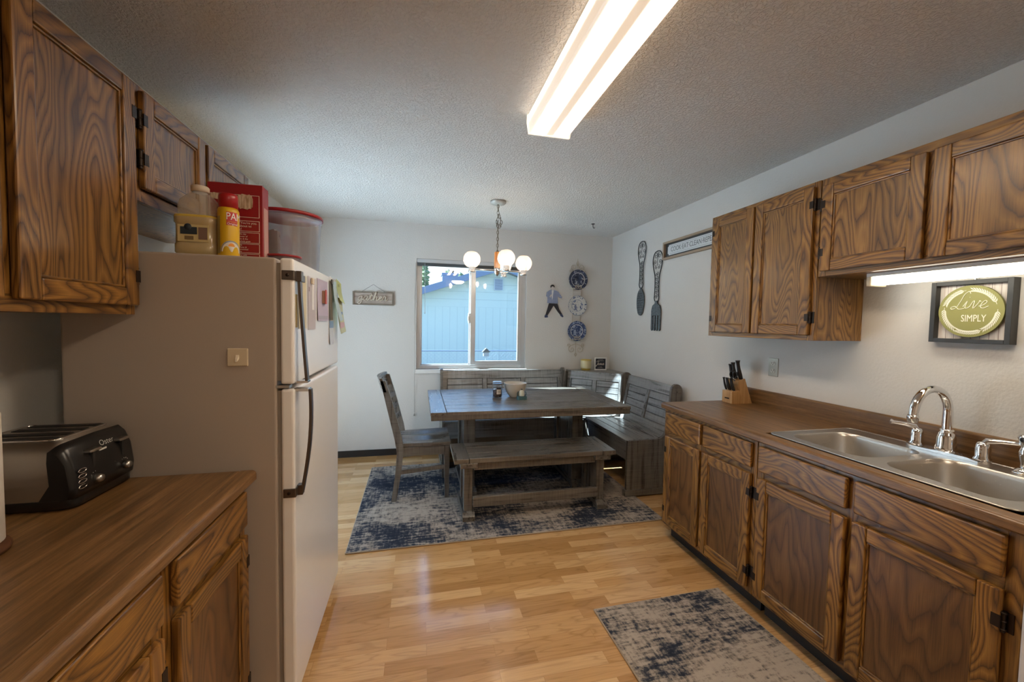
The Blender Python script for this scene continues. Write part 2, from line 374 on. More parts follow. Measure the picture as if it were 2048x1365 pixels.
struct('trim_1', B().box(WX0 - .02, WX1 + .015, -.022, .034, WZ0 - .045, WZ0), WHITE, bevel=.004)
# patio door in the left wall (beside the dining corner, out of sight behind the fridge)
b = B(); b.box(-3.54, -3.48, DY0, DY0 + .05, 0, DZ).box(-3.54, -3.48, DY1 - .05, DY1, 0, DZ).box(-3.54, -3.48, DY0 + .05, DY1 - .05, DZ - .05, DZ).box(-3.54, -3.48, DY0 + .05, DY1 - .05, -.05, .02).box(-3.53, -3.49, -1.07, -1.0, .02, DZ - .05)
dr = struct('door_1', b, ALU)
part('pane', B().box(-3.513, -3.507, DY0 + .05, -1.07, .02, DZ - .05), GLASS, dr); part('pane', B().box(-3.513, -3.507, -1.0, DY1 - .05, .02, DZ - .05), GLASS, dr)

# ================================================================== OUTSIDE
k = N('concrete_yard'); k.set(col=k.ramp(k.noise(k.coord(rnd=False), 3, 5, .6), [(.3, (.10, .12, .10)), (.7, (.17, .19, .17))]), rough=.9); YARD = k.m
struct('ground', B().box(-40, 40, -30, 60, -.55, -.35), YARD)
k = N('bounce_slab_concrete'); k.set(col=k.ramp(k.noise(k.coord(rnd=False), 3, 5, .6), [(.3, (.46, .48, .51)), (.7, (.58, .60, .63))]), rough=.9)
struct('bounce_slab', B().box(-13, -3.58, -9, 2.6, -.349, -.12), k.m)  # unseen pale slab added to bounce bluish daylight through the glass door
b = B().box(-5.5, -3.59, -4.2, 1.2, 2.30, 2.42)  # unseen roof added to keep sun off the floor inside the glass door
for yy in (-4.1, 1.1): b.box(-5.48, -5.39, yy - .05, yy + .05, -.12, 2.30)
tag(part('sun_blocker', b, WHITE), 'unseen white roof on posts, added to block sun at the glass door', 'sun blocker')

k = N('neighbour_siding'); v = k.coord(rnd=False); sxz = k.n('ShaderNodeSeparateXYZ'); k.l(v, sxz.inputs[0])
lz = k.math('LESS_THAN', k.math('FRACT', k.math('MULTIPLY', sxz.outputs['Z'], 1 / .22)), .07)
lx = k.math('LESS_THAN', k.math('FRACT', k.math('MULTIPLY', sxz.outputs['X'], 1 / .205)), .06)
up = k.math('GREATER_THAN', sxz.outputs['Z'], 2.21)
ln = k.math('ADD', k.math('MULTIPLY', lz, up), k.math('MULTIPLY', lx, k.math('SUBTRACT', 1.0, up)))
k.set(col=k.mix(k.math('MULTIPLY', ln, .35), (.33, .385, .37), (.14, .17, .18)), rough=.8); SIDING = k.m
TRIMB = plain('slate_blue_fascia', (.085, .12, .19), .6); SHING = plain('roof_shingle_grey', (.16, .17, .19), .9); WINV = plain('vent_grey', (.30, .36, .42), .6)
hy = 7.0; pk = (.05, 2.93); sl = .34
hl, hr = -5.2, 5.3
nh = thing('neighbouring_house', 'pale blue-green gabled house seen through the dining window', 'house', (.05, hy + 3, -.35))
part('gable_wall', B().prism([(hl, -.35), (hr, -.35), (hr, pk[1] - sl * (hr - pk[0])), pk, (hl, pk[1] - sl * (pk[0] - hl))], hy, hy + 3.2, 'y'), SIDING, nh)
b = B()
for sgn, xe in ((-1, hl - .3), (1, hr + .3)):
    ze = pk[1] - sl * abs(xe - pk[0])
    b.prism([(pk[0], pk[1] + .01), (xe, ze + .01), (xe, ze + .17), (pk[0], pk[1] + .17)], hy - .32, hy + 3.4, 'y')
part('roof', b, SHING, nh)
b = B()
for sgn, xe in ((-1, hl - .3), (1, hr + .3)):
    ze = pk[1] - sl * abs(xe - pk[0])
    b.prism([(pk[0], pk[1] - .02), (xe, ze - .02), (xe, ze + .17), (pk[0], pk[1] + .17)], hy - .36, hy - .322, 'y')
part('fascia', b, TRIMB, nh)
b = B().box(-.13, .13, hy - .03, hy - .001, 2.36, 2.70)
for i in range(9): b.box(-.11, .11, hy - .045, hy - .03, 2.385 + i * .034, 2.40 + i * .034, 1)
part('gable_vent', b, [WINV, TRIMB], nh)
b = B().box(-1.50, -1.0, 8.8, 9.4, 2.1, 2.99); b.box(-1.52, -.98, 8.78, 9.42, 2.95, 3.02)
ch = part('chimney', b, TRIMB, nh)
part('chimney_vent', B().tube([(-1.15, 9.0, 3.02), (-1.15, 9.0, 3.1)], .03, 8).lathe([(0, 3.14), (.07, 3.10), (0, 3.09)], (-1.15, 9, 0), 10), BLACKM, ch)

# trees behind the house
LEAF = N('pine_foliage'); LEAF.set(col=LEAF.ramp(LEAF.noise(LEAF.coord(), 3, 3), [(.3, (.05, .09, .05)), (.7, (.14, .20, .10))]), rough=.9); LEAF = LEAF.m
BARK = plain('bark', (.09, .06, .045), .9)
def tree(x, y, h, w, lab):
    t = thing('fir_tree', lab, 'tree', (x, y, -.35), 0, 'fir trees behind the neighbouring house')
    part('trunk', B().tube([(x, y, -.35), (x, y, h * .9)], [.12, .03], 7), BARK, t)
    b = B(); n = 330
    for i in range(n):
        f = (i / n) ** .8; z = .6 + (h - .6) * f; rad = w * (1 - f) ** .8 * (.55 + .45 * random.random()); a = random.random() * 2 * PI
        c = Vector((x + math.cos(a) * rad * random.random(), y + math.sin(a) * rad * random.random(), z)); s = .07 + .10 * random.random()
        o = len(b.v); vs = []
        for q in ((1, 0, 0), (-1, 0, 0), (0, 1, 0), (0, -1, 0), (0, 0, .7), (0, 0, -.7)):
            vs.append(c + Vector(q) * s * (.6 + .8 * random.random()))
        b.add(vs, [(0, 2, 4), (2, 1, 4), (1, 3, 4), (3, 0, 4), (2, 0, 5), (1, 2, 5), (3, 1, 5), (0, 3, 5)])
    part('foliage', b, LEAF, t)
for a in ((-3.05, 11.6, 3.72, .42, 'sparse fir rising just inside the left edge of the window view'), (-2.55, 12.2, 4.0, .40, 'tallest fir, second from the left edge of the window view'),
          (-2.05, 11.0, 3.70, .30, 'narrow fir standing immediately left of the chimney'), (-.98, 13.5, 3.68, .36, 'small fir top showing right of the chimney'),
          (-.42, 14.0, 3.62, .34, 'fir tip just above the roof slope, furthest right of the trees')):
    tree(*a)

# chain-link fence
FEN = plain('galvanised_wire', (.22, .27, .32), .5, .6)
fy = 4.0
ft = thing('chain_link_fence', 'low chain-link fence with a dark top rail between the window and the house', 'fence', (-1, fy, -.35))
part('top_rail', B().tube([(-4.6, fy, .83), (3.2, fy, .83)], .014, 8), TRIMB, ft)
for px in (-4.6, -2.9, 1.0, 3.2): part('post', B().tube([(px, fy, -.35), (px, fy, .86)], .024, 8), FEN, ft)
b = B(); zt, zb = .82, -.30; hgt = zt - zb; xx = -4.6
while xx < 3.2 - hgt:
    b.beam((xx, fy, zb), (xx + hgt, fy, zt), .003, .003, (0, 1, 0)); b.beam((xx + hgt, fy + .003, zb), (xx, fy + .003, zt), .003, .003, (0, 1, 0)); xx += .075
part('mesh', b, FEN, ft)
bh = thing('birdhouse', 'small birdhouse on a thin post just outside the right window pane', 'birdhouse', (-1.0, 3, -.35))
part('post', B().tube([(-1, 3, -.35), (-1, 3, .80)], .012, 6), FEN, bh)
part('box', B().box(-1.05, -.95, 2.96, 3.04, .80, .88), SHING, bh)
part('roof', B().prism([(-1.075, .88), (-.925, .88), (-1.0, .955)], 2.94, 3.06, 'y'), BLACKM, bh)

# ================================================================== CABINETS
def fbox(b, sgn, xf, t0, t1, y0, y1, z0, z1, mi=0):
    """box whose depth runs from t0 to t1 outwards (direction sgn) of the plane x = xf"""
    b.box(xf + sgn * t0, xf + sgn * t1, y0, y1, z0, z1, mi)
def hinge(parent, sgn, xf, y, z, side):
    b = B(); fbox(b, sgn, xf, .0, .004, y - side * .002, y + side * .018, z - .028, z + .028)
    b.tube([(xf + sgn * .010, y, z - .03), (xf + sgn * .010, y, z + .03)], .006, 8); fbox(b, sgn, xf, .018, .022, y - side * .020, y, z - .018, z + .018)
    for dz in (-.024, 0, .024): b.lathe([(0, 0), (.008, 0), (.008, .004), (0, .004)], (xf + sgn * .010, y, z + dz), 8)
    part('hinge', b, HING, parent)
def door(cab, sgn, xf, y0, y1, z0, z1, hs=0, panel=OAKP, lip=False):
    """framed panel door on plane xf; hs -1/+1: hinges on the low/high y side"""
    w = .052; b = B()
    fbox(b, sgn, xf, .001, .021, y0, y0 + w, z0, z1, 0); fbox(b, sgn, xf, .001, .021, y1 - w, y1, z0, z1, 0)
    fbox(b, sgn, xf, .001, .0205, y0 + w, y1 - w, z0, z0 + w, 1); fbox(b, sgn, xf, .001, .0205, y0 + w, y1 - w, z1 - w, z1, 1)
    d = part('door', b, [OAKZ, OAKY], cab, bevel=.0045)
    part('panel', B().box(xf + sgn * .001, xf + sgn * .010, y0 + w - .002, y1 - w + .002, z0 + w - .002, z1 - w + .002), panel, d)
    b = B(); m = .007
    for (a0, a1, c0, c1, mi) in ((y0 + w, y0 + w + m, z0 + w, z1 - w, 0), (y1 - w - m, y1 - w, z0 + w, z1 - w, 0), (y0 + w, y1 - w, z0 + w, z0 + w + m, 1), (y0 + w, y1 - w, z1 - w - m, z1 - w, 1)):
        fbox(b, sgn, xf, .009, .0155, a0, a1, c0, c1, mi)
    part('moulding', b, [OAKZ, OAKY], d, bevel=.003)
    if hs:
        yh = y0 - .003 if hs < 0 else y1 + .003
        for zz in (z0 + .09, z1 - .09): hinge(d, sgn, xf, yh, zz, hs)
    return d
def drawer(cab, sgn, xf, y0, y1, z0, z1):
    b = B(); fbox(b, sgn, xf, .001, .020, y0, y1, z0, z1); return part('drawer', b, OAKY, cab, bevel=.006, seg=3)
def carcass(name, label, sgn, xw, xf, y0, y1, z0, z1, toe=0, frames=(), sinkcut=False):
    cab = thing(name, label, 'cabinet', ((xw + xf) / 2, (y0 + y1) / 2, z0 - toe))
    b = B(); zt_ = z1 if not sinkcut else .73
    b.box(xw - sgn * -.001, xf - sgn * .02, y0 + .001, y1 - .001, z0, zt_)
    if sinkcut: b.box(xw - .001, xf + .02, y0 + .001, y0 + .018, .73, z1).box(xw - .001, xf + .02, y1 - .018, y1 - .001, .73, z1)
    part('carcass', b, OAKP, cab)
    b = B(); xb = xf - sgn * .0195; w = .038
    b.box(xb, xf, y0 + .001, y0 + w, z0, z1, 0); b.box(xb, xf, y1 - w, y1 - .001, z0, z1, 0)
    b.box(xb, xf - sgn * .0003, y0 + w, y1 - w, z0, z0 + w, 1); b.box(xb, xf - sgn * .0003, y0 + w, y1 - w, z1 - w, z1, 1)
    for f in frames:
        if f[0] == 'v': b.box(xb, xf - sgn * .0005, f[1] - .02, f[1] + .02, z0 + w, z1 - w, 0)
        else: b.box(xb, xf - sgn * .0007, y0 + w, y1 - w, f[1] - .02, f[1] + .02, 1)
    part('face_frame', b, [OAKZ, OAKY], cab, bevel=.0015)
    if toe: part('toe_kick', B().box(xw, xf - sgn * .07, y0 + .01, y1 - .01, z0 - toe, z0), BASEB, cab)
    return cab
# right base units (faces look towards -x)
c1 = carcass('base_cabinet', 'oak base cabinet with two drawers over two doors at the dining-area end', -1, 0, -.61, -2.785, -2.03, .10, .876, .10, (('v', -2.405), ('h', .718)))
drawer(c1, -1, -.61, -2.395, -2.065, .735, .857); drawer(c1, -1, -.61, -2.762, -2.418, .735, .857)
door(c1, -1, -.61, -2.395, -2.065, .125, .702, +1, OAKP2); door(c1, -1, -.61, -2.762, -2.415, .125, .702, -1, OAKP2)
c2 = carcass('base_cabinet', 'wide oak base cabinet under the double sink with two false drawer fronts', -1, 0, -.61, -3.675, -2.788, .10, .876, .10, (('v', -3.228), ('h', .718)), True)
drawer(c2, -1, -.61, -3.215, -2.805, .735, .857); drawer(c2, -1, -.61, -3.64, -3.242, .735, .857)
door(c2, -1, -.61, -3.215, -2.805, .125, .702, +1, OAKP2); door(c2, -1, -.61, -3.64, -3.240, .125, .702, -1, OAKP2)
# white dishwasher
DW = plain('dishwasher_white', (.64, .63, .64), .3)
dw = thing('dishwasher', 'white dishwasher at the right edge, built in beside the sink cabinet', 'dishwasher', (-.3, -3.98, 0))
part('body', B().box(-.02, -.60, -4.28, -3.68, .1, .872), DW, dw)
part('door', B().box(-.601, -.635, -4.279, -3.683, .12, .755), DW, dw, bevel=.006)
part('control_panel', B().box(-.601, -.642, -4.279, -3.683, .76, .868), DW, dw, bevel=.012)
part('toe_kick', B().box(-.02, -.54, -4.275, -3.685, 0, .1), BLACKM, dw)
part('latch_handle', B().box(-.643, -.655, -4.08, -3.88, .79, .82), BLACK, dw, bevel=.004)
# continuing counter base behind the dishwasher is out of frame
# right uppers
u1 = carcass('wall_cabinet', 'tall oak wall cabinet with two doors above the knife block', -1, 0, -.305, -2.785, -2.035, 1.366, 2.157, 0, (('v', -2.405),))
door(u1, -1, -.305, -2.398, -2.068, 1.392, 2.132, +1); door(u1, -1, -.305, -2.762, -2.412, 1.392, 2.132, -1)
u2 = carcass('wall_cabinet', 'short oak wall cabinet above the sink and its lit tube light', -1, 0, -.305, -3.70, -2.788, 1.682, 2.155, 0, (('v', -3.228),))
door(u2, -1, -.305, -3.216, -2.808, 1.707, 2.118, +1); door(u2, -1, -.305, -3.655, -3.238, 1.707, 2.118, -1)
u3 = carcass('wall_cabinet', 'oak wall cabinet continuing out of the top right corner of the view', -1, 0, -.305, -4.30, -3.703, 1.366, 2.155, 0)
door(u3, -1, -.305, -4.27, -3.725, 1.392, 2.118, -1)
# left uppers (faces look towards +x)
l1 = carcass('wall_cabinet', 'tall dark oak wall cabinet filling the upper left corner of the view', 1, -3.45, -3.095, -3.70, -2.893, 1.434, 2.157, 0, (('v', -3.305),))
door(l1, 1, -3.095, -3.288, -2.905, 1.462, 2.140, +1); door(l1, 1, -3.095, -3.68, -3.322, 1.462, 2.140, -1)
l2 = carcass('wall_cabinet', 'short oak wall cabinet over the refrigerator with two doors', 1, -3.45, -3.095, -2.890, -2.045, 1.795, 2.157, 0, (('v', -2.482),))
door(l2, 1, -3.095, -2.866, -2.492, 1.835, 2.138, -1)
door(l2, 1, -3.095, -2.470, -2.070, 1.835, 2.138, +1)
# left base
xb = -2.795
g1 = carcass('base_cabinet', 'dark oak base cabinet next to the refrigerator, one drawer over one door', 1, -3.45, xb, -3.345, -2.90, .10, .876, .10, (('h', .722),))
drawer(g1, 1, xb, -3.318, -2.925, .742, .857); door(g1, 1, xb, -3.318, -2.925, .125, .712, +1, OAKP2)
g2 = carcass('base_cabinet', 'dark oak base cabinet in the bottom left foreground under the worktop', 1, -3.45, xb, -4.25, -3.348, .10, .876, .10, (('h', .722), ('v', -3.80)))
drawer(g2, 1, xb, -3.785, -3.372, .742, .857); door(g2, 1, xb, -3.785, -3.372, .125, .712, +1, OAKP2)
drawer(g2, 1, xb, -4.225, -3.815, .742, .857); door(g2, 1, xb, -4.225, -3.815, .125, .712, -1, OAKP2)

# worktops
def edge_profile(x_in, x_out, z0=.876, z1=.914):
    s = 1 if x_out > x_in else -1; r = .014; pts = [(x_in, z0), (x_out - s * .006, z0), (x_out, z0 + .006)]
    for i in range(7):
        a = i / 6 * PI / 2; pts.append((x_out - s * r + s * r * math.cos(a), z1 - r + r * math.sin(a)))
    pts.append((x_in, z1)); return pts
SX0, SX1, SY0, SY1 = -.572, -.062, -3.635, -2.80
wt = thing('worktop', 'brown wood-effect laminate worktop with the double steel sink set in it', 'worktop', (-.32, -3.1, .876))
b = B(); YE = -4.28
b.prism(edge_profile(-.59, -.635), YE, -2.018, 'y', sm=False)
b.box(-.59, -.0, -2.79, -2.018, .876, .914).box(-.59, -.0, YE, -3.645, .876, .914).box(-.05, 0, -3.645, -2.79, .876, .914).box(-.59, -.578, -3.645, -2.79, .876, .914)
part('slab', b, LAM, wt)
pts = [(-.001, .914), (-.022, .914)] + [(-.014 - .008 * math.cos(a), 1.004 + .010 * math.sin(a)) for a in (0, .4, .8, 1.2, 1.57)] + [(-.001, 1.014)]
part('backsplash', B().prism(pts, YE, -2.020, 'y'), LAM, wt)
wl = thing('worktop', 'brown wood-effect laminate worktop on the left under the toaster', 'worktop', (-3.1, -3.6, .876))
b = B().prism(edge_profile(-2.81, -2.762), -4.26, -2.888, 'y'); b.box(-3.45, -2.81, -4.26, -2.888, .876, .914)
part('slab', b, LAM, wl, bevel=.004)
part('backsplash', B().box(-3.45, -3.432, -4.26, -2.89, .914, .945), LAM, wl)

# ------------------------------------------------------------------ sink
def rrect(x0, x1, y0, y1, r, n=6):
    out = []
    for cx, cy, a0 in ((x1 - r, y1 - r, 0), (x0 + r, y1 - r, PI / 2), (x0 + r, y0 + r, PI), (x1 - r, y0 + r, 3 * PI / 2)):
        for i in range(n + 1):
            a = a0 + i / n * PI / 2; out.append((cx + r * math.cos(a), cy + r * math.sin(a)))
    return out
sk = thing('kitchen_sink', 'stainless steel double-bowl sink with chrome tap in the right worktop', 'sink', (-.32, -3.22, .914))
def holed_plate(outer, holes, z, mats, name, parent, extra=None, skirt=.004):
    bm = bmesh.new(); loops = [outer] + holes; es = []
    for lp in loops:
        vs = [bm.verts.new((p[0], p[1], z)) for p in lp]
        for i in range(len(vs)): es.append(bm.edges.new((vs[i], vs[(i + 1) % len(vs)])))
    bmesh.ops.triangle_fill(bm, use_beauty=True, edges=es, normal=(0, 0, 1))
    b = B(); bm.verts.index_update()
    b.add([tuple(v.co) for v in bm.verts], [tuple(v.index for v in f.verts) for f in bm.faces]); bm.free()
    n = len(outer); b.add([(p[0], p[1], z) for p in outer] + [(p[0], p[1], z - skirt) for p in outer], [(i, (i + 1) % n, n + (i + 1) % n, n + i) for i in range(n)])
    if extra: extra(b)
    return part(name, b, mats, parent, weld=True)
bas = [(-.520, -.165, -3.190, -2.850), (-.520, -.165, -3.590, -3.238)]
outer = rrect(SX0, SX1, SY0, SY1, .035); holes = [rrect(a[0], a[1], a[2], a[3], .075, 8) for a in bas]
holed_plate(outer, holes, .919, STEEL, 'rim', sk)
part('rim_bead', B().tube([(p[0], p[1], .918) for p in outer], .0035, 6, closed=True), STEEL, sk)
for a in bas:
    b = B(); rings = []
    for ins, z in ((0, .919), (.003, .915), (.006, .90), (.012, .80), (.022, .765), (.045, .752), (.10, .748)):
        rings.append([(p[0], p[1], z) for p in rrect(a[0] + ins, a[1] - ins, a[2] + ins, a[3] - ins, max(.075 - ins * .2, .05), 8)])
    n = len(rings[0]); vs = [p for r in rings for p in r]; fs = []
    for i in range(len(rings) - 1):
        for j in range(n): fs.append((i * n + j, i * n + (j + 1) % n, (i + 1) * n + (j + 1) % n, (i + 1) * n + j))
    b.add(vs, fs, 0, True); b.add(rings[-1], [tuple(range(n))])
    bo = part('bowl', b, STEEL, sk)
    cx, cy = (a[0] + a[1]) / 2, (a[2] + a[3]) / 2
    part('drain', B().lathe([(0, .7492), (.028, .7492), (.045, .752), (.047, .749)], (cx, cy, 0), 20), CHROME, bo)
# tap set
tp = thing('kitchen_tap', 'chrome gooseneck tap with two lever handles on a long base plate', 'tap', (-.1, -3.2, .92))
b = B().prism(rrect(-.132, -.078, -3.345, -3.075, .026, 6), .9195, .932, 'z'); part('base_plate', b, CHROME, tp, bevel=.004, seg=3)
b = B(); b.lathe([(.0, .932), (.034, .932), (.035, .94), (.031, .955), (.030, .985), (.024, 1.005), (.020, 1.012), (.022, 1.018), (.018, 1.022), (0, 1.022)], (-.1, -3.205, 0), 28)
part('spout_base', b, CHROME, tp)
path = [(-.10, -3.205, 1.01), (-.10, -3.205, 1.05), (-.10, -3.205, 1.09)] + [(-.195 + .095 * math.cos(a), -3.205, 1.095 + .095 * math.sin(a)) for a in [i / 14 * PI * .93 for i in range(1, 15)]]
last = path[-1]; path += [(last[0] - .004, -3.205, last[2] - .02), (last[0] - .006, -3.205, last[2] - .035)]
part('spout', B().tube(path, [.0165] * 3 + [.0155] * 14 + [.0145, .0145], 16), CHROME, tp)
e0 = path[-1]; part('aerator', B().lathe([(0, .008), (.0165, .008), (.0185, .0), (.0165, -.022), (0, -.022)], (e0[0], e0[1], e0[2]), 18), CHROME, tp)
for yy, lv in ((-3.108, (-.085, .03)), (-3.318, (.0, -.085))):
    b = B().lathe([(0, .93), (.026, .93), (.026, .938), (.021, .945), (.022, .975), (.019, .992), (.014, 1.0), (0, 1.004)], (-.105, yy, 0), 22)
    h_ = part('handle', b, CHROME, tp)
    dx, dy = (-.07, .055) if yy > -3.2 else (.02, -.095)
    part('lever', B().tube([(-.105, yy, .985), (-.105 + dx * .12, yy + dy * .12, 1.008), (-.105 + dx * .45, yy + dy * .45, 1.014), (-.105 + dx * .9, yy + dy * .9, 1.018), (-.105 + dx, yy + dy, 1.02)], [.013, .012, .008, .0075, .011], 12), CHROME, h_)
sp = thing('side_sprayer', 'chrome side sprayer standing at the right end of the tap', 'sprayer', (-.115, -3.435, .92))
part('escutcheon', B().lathe([(0, .92), (.033, .92), (.030, .927), (.018, .940), (0, .94)], (-.115, -3.435, 0), 22), CHROME, sp)
part('spray_head', B().lathe([(0, .935), (.013, .935), (.012, .955), (.018, .985), (.018, 1.0), (.013, 1.02), (.018, 1.036), (.023, 1.05), (.019, 1.06), (0, 1.062)], (-.115, -3.435, 0), 22), CHROME, sp)
part('spray_button', B().lathe([(0, 0), (.009, 0), (.009, .006), (0, .006)], (-.140, -3.437, 1.045), 12, 'x'), BLACK, sp)

# ------------------------------------------------------------------ lights
k = N('lit_prismatic_diffuser'); v = k.coord(rnd=False); sp_ = k.n('ShaderNodeSeparateXYZ'); k.l(v, sp_.inputs[0])
# two tubes glow through the lens: brighter near x = +-0.045 from the fixture's axis
ax = k.math('ABSOLUTE', sp_.outputs['X'])
band = k.ramp(k.math('MULTIPLY', ax, 8), [(.10, 0.), (.34, 1.), (.60, 1.), (.80, 0.), (.88, 0.), (.91, .38)])
wv = k.math('MULTIPLY_ADD', k.math('PINGPONG', k.math('MULTIPLY', sp_.outputs['Y'], 60), .5), .3, .85)
es = k.math('MULTIPLY_ADD', k.math('MULTIPLY', k.math('POWER', band, 2.5), wv), 30.0, .33)
k.set(col=(.8, .78, .72), rough=.3, em=k.mix(band, (1.0, .78, .58), (1.0, .80, .59)), es=es); DIFF = k.m; DIFF_ES = k
FX0, FX1, FY0, FY1 = -1.712, -1.482, -3.66, -2.425
fx = thing('ceiling_light', 'long fluorescent wraparound ceiling light with a ribbed clear diffuser', 'light', ((FX0 + FX1) / 2, (FY0 + FY1) / 2, 2.36))
xm = (FX0 + FX1) / 2
part('housing', B().box(xm - .10, xm + .10, FY0 + .01, FY1 - .012, 2.425, H - .0005), WHITE, fx)
prof = [(xm - .112, 2.455), (xm - .113, 2.42), (xm - .104, 2.382), (xm - .094, 2.370), (xm + .094, 2.370), (xm + .104, 2.382), (xm + .113, 2.42), (xm + .112, 2.455)]
part('diffuser', B().prism(prof, FY0 + .012, FY1 - .012, 'y', sm=False), DIFF, fx)
ENDC = N('diffuser_end_cap').set(col=(.85, .82, .75), rough=.4, em=(1, .85, .65), es=.42).m
for y0, y1 in ((FY0, FY0 + .0115), (FY1 - .0115, FY1)):
    part('end_cap', B().prism([(xm - .116, 2.459), (xm - .117, 2.42), (xm - .108, 2.366), (xm + .108, 2.366), (xm + .117, 2.42), (xm + .116, 2.459)], y0, y1, 'y'), ENDC, fx, bevel=.003)
# under-cabinet tube
TUBE = N('lit_tube_cover').set(col=(.9, .9, .85), rough=.4, em=(1, .93, .76), es=5.5).m
ul = thing('under_cabinet_light', 'lit tube light with a beige end cap under the short cabinet over the sink', 'light', (-.2, -3.35, 1.62))
part('base', B().box(-.24, -.14, -3.69, -2.965, 1.665, 1.6815), WHITE, ul, bevel=.002)
pr = [(-.19 + .040 * math.cos(a), 1.664 + .036 * math.sin(a)) for a in [PI + i / 12 * PI for i in range(13)]]
part('tube_cover', B().prism(pr, -3.685, -2.985, 'y', sm=False), TUBE, ul)
part('end_cap', B().box(-.238, -.142, -2.984, -2.962, 1.622, 1.681), BEIGE, ul, bevel=.006)
# unseen fill lamp added behind the camera to brighten the foreground
def fill_lamp(x, y, w):
    t = thing('ceiling_light', 'added round fill light on the ceiling behind the viewer, out of view', 'light', (x, y, H - .09))
    part('pan', B().lathe([(0, H - .001), (.17, H - .001), (.17, H - .025), (0, H - .025)], (x, y, 0), 32), WHITE, t)
    part('bowl', B().lathe([(.155, H - .025), (.14, H - .06), (.09, H - .085), (0, H - .092)], (x, y, 0), 32), N('fill_lamp_glow').set(col=(.9, .88, .8), em=(1, .82, .62), es=44).m, t)
fill_lamp(-1.3, -5.4, 22)

# ================================================================== CHANDELIER
CX, CY = -1.578, -1.0
GLOBE = N('frosted_clear_globe'); GLOBE.t.nodes.remove(GLOBE.b)
k = GLOBE; tr = k.n('ShaderNodeBsdfTransparent'); df = k.n('ShaderNodeBsdfTranslucent'); gl = k.n('ShaderNodeBsdfGlossy'); gl.inputs['Roughness'].default_value = .12
df.inputs[0].default_value = (1, .9, .8, 1); m1 = k.n('ShaderNodeMixShader'); m1.inputs[0].default_value = .20; m2 = k.n('ShaderNodeMixShader'); m2.inputs[0].default_value = .12
em = k.n('ShaderNodeEmission'); em.inputs[0].default_value = (1, .78, .62, 1); em.inputs[1].default_value = .08; ad = k.n('ShaderNodeAddShader')
k.l(tr.outputs[0], m1.inputs[1]); k.l(df.outputs[0], m1.inputs[2]); k.l(m1.outputs[0], m2.inputs[1]); k.l(gl.outputs[0], m2.inputs[2]); k.l(m2.outputs[0], ad.inputs[0]); k.l(em.outputs[0], ad.inputs[1]); k.l(ad.outputs[0], k.out.inputs[0]); GLOBE = k.m
BULB = N('lit_bulb').set(col=(1, .9, .8), em=(1, .78, .55), es=26).m
HONEY = oak('honey_oak', 'z', (.30, .10, .02), (.60, .24, .06), (.75, .36, .10), rings=8)
ANT = plain('antique_brass_chain', (.23, .20, .15), .4, .9)
cl = thing('chandelier', 'chandelier with globe glass shades on a wooden stem hanging over the dining table', 'chandelier', (CX, CY, 1.83))
part('canopy', B().lathe([(0, H - .0005), (.066, H - .0005), (.068, H - .012), (.060, H - .022), (.02, H - .026), (0, H - .026)], (CX, CY, 0), 32), plain('canopy_grey', (.42, .42, .40), .35, .3), cl)
b = B(); z = H - .026; i = 0
while z > 2.07:
    c = Vector((CX, CY, z - .016)); a = (i % 2) * PI / 2
    b.tube([(c.x + .009 * math.cos(t) * math.cos(a), c.y + .009 * math.cos(t) * math.sin(a), c.z + .017 * math.sin(t)) for t in [q / 12 * 2 * PI for q in range(12)]], .0022, 5, closed=True); z -= .0275; i += 1
# bunched slack links
for j, (dx, dz, a) in enumerate(((.012, 2.335, .6), (.024, 2.31, 1.4), (.03, 2.285, .2), (.026, 2.262, 1.2), (.012, 2.25, .5), (-.008, 2.262, 1.7), (-.012, 2.285, .9))):
    b.tube([(CX + dx + .010 * math.cos(t) * math.cos(a), CY + .010 * math.cos(t) * math.sin(a), dz + .017 * math.sin(t)) for t in [q / 12 * 2 * PI for q in range(12)]], .0024, 5, closed=True)
part('chain', b, ANT, cl)
part('cord', B().tube(crom([(CX, CY, H - .02), (CX + .006, CY, 2.38), (CX + .022, CY, 2.30), (CX + .004, CY, 2.24), (CX + .003, CY, 2.15), (CX, CY, 2.045)], 5), .0025, 6), ANT, cl)
part('stem', B().prism(rrect(CX - .024, CX + .024, CY - .024, CY + .024, .008, 3), 1.895, 2.03, 'z'), HONEY, cl)
part('stem_cap', B().lathe([(0, 2.05), (.006, 2.05), (.012, 2.038), (.016, 2.03), (0, 2.03)], (CX, CY, 0), 16), ANT, cl)
part('hub', B().lathe([(0, 1.895), (.028, 1.895), (.029, 1.88), (.026, 1.85), (.014, 1.838), (.006, 1.826), (0, 1.826)], (CX, CY, 0), 24), CHROME, cl)
rgt = Vector((.974, -.227)); fwd = Vector((.227, .974))
for lat, dep in ((-.205, -.115), (.080, -.215), (.228, .05), (.050, .215)):
    gx = CX + rgt.x * lat + fwd.x * dep; gy = CY + rgt.y * lat + fwd.y * dep; zc = 1.865
    am = part('arm', B().tube([(CX, CY, 1.872), (gx, gy, 1.872)], .006, 8), CHROME, cl)
    part('socket_cup', B().lathe([(0, zc - .022), (.028, zc - .022), (.031, zc - .012), (.026, zc - .01), (.026, zc + .028), (0, zc + .028)], (gx, gy, 0), 22), CHROME, am)
    R_ = .071; pr = []
    for q in range(17):
        a = -PI / 2 + .42 + q / 16 * (PI - .42 - .48); pr.append((R_ * math.cos(a), zc + .083 + R_ * math.sin(a)))
    part('globe_shade', B().lathe(pr, (gx, gy, 0), 28), GLOBE, am)
    part('bulb', B().lathe([(0, zc + .028), (.010, zc + .028), (.013, zc + .045), (.022, zc + .065), (.020, zc + .085), (.010, zc + .098), (0, zc + .1)], (gx, gy, 0), 18), BULB, am)
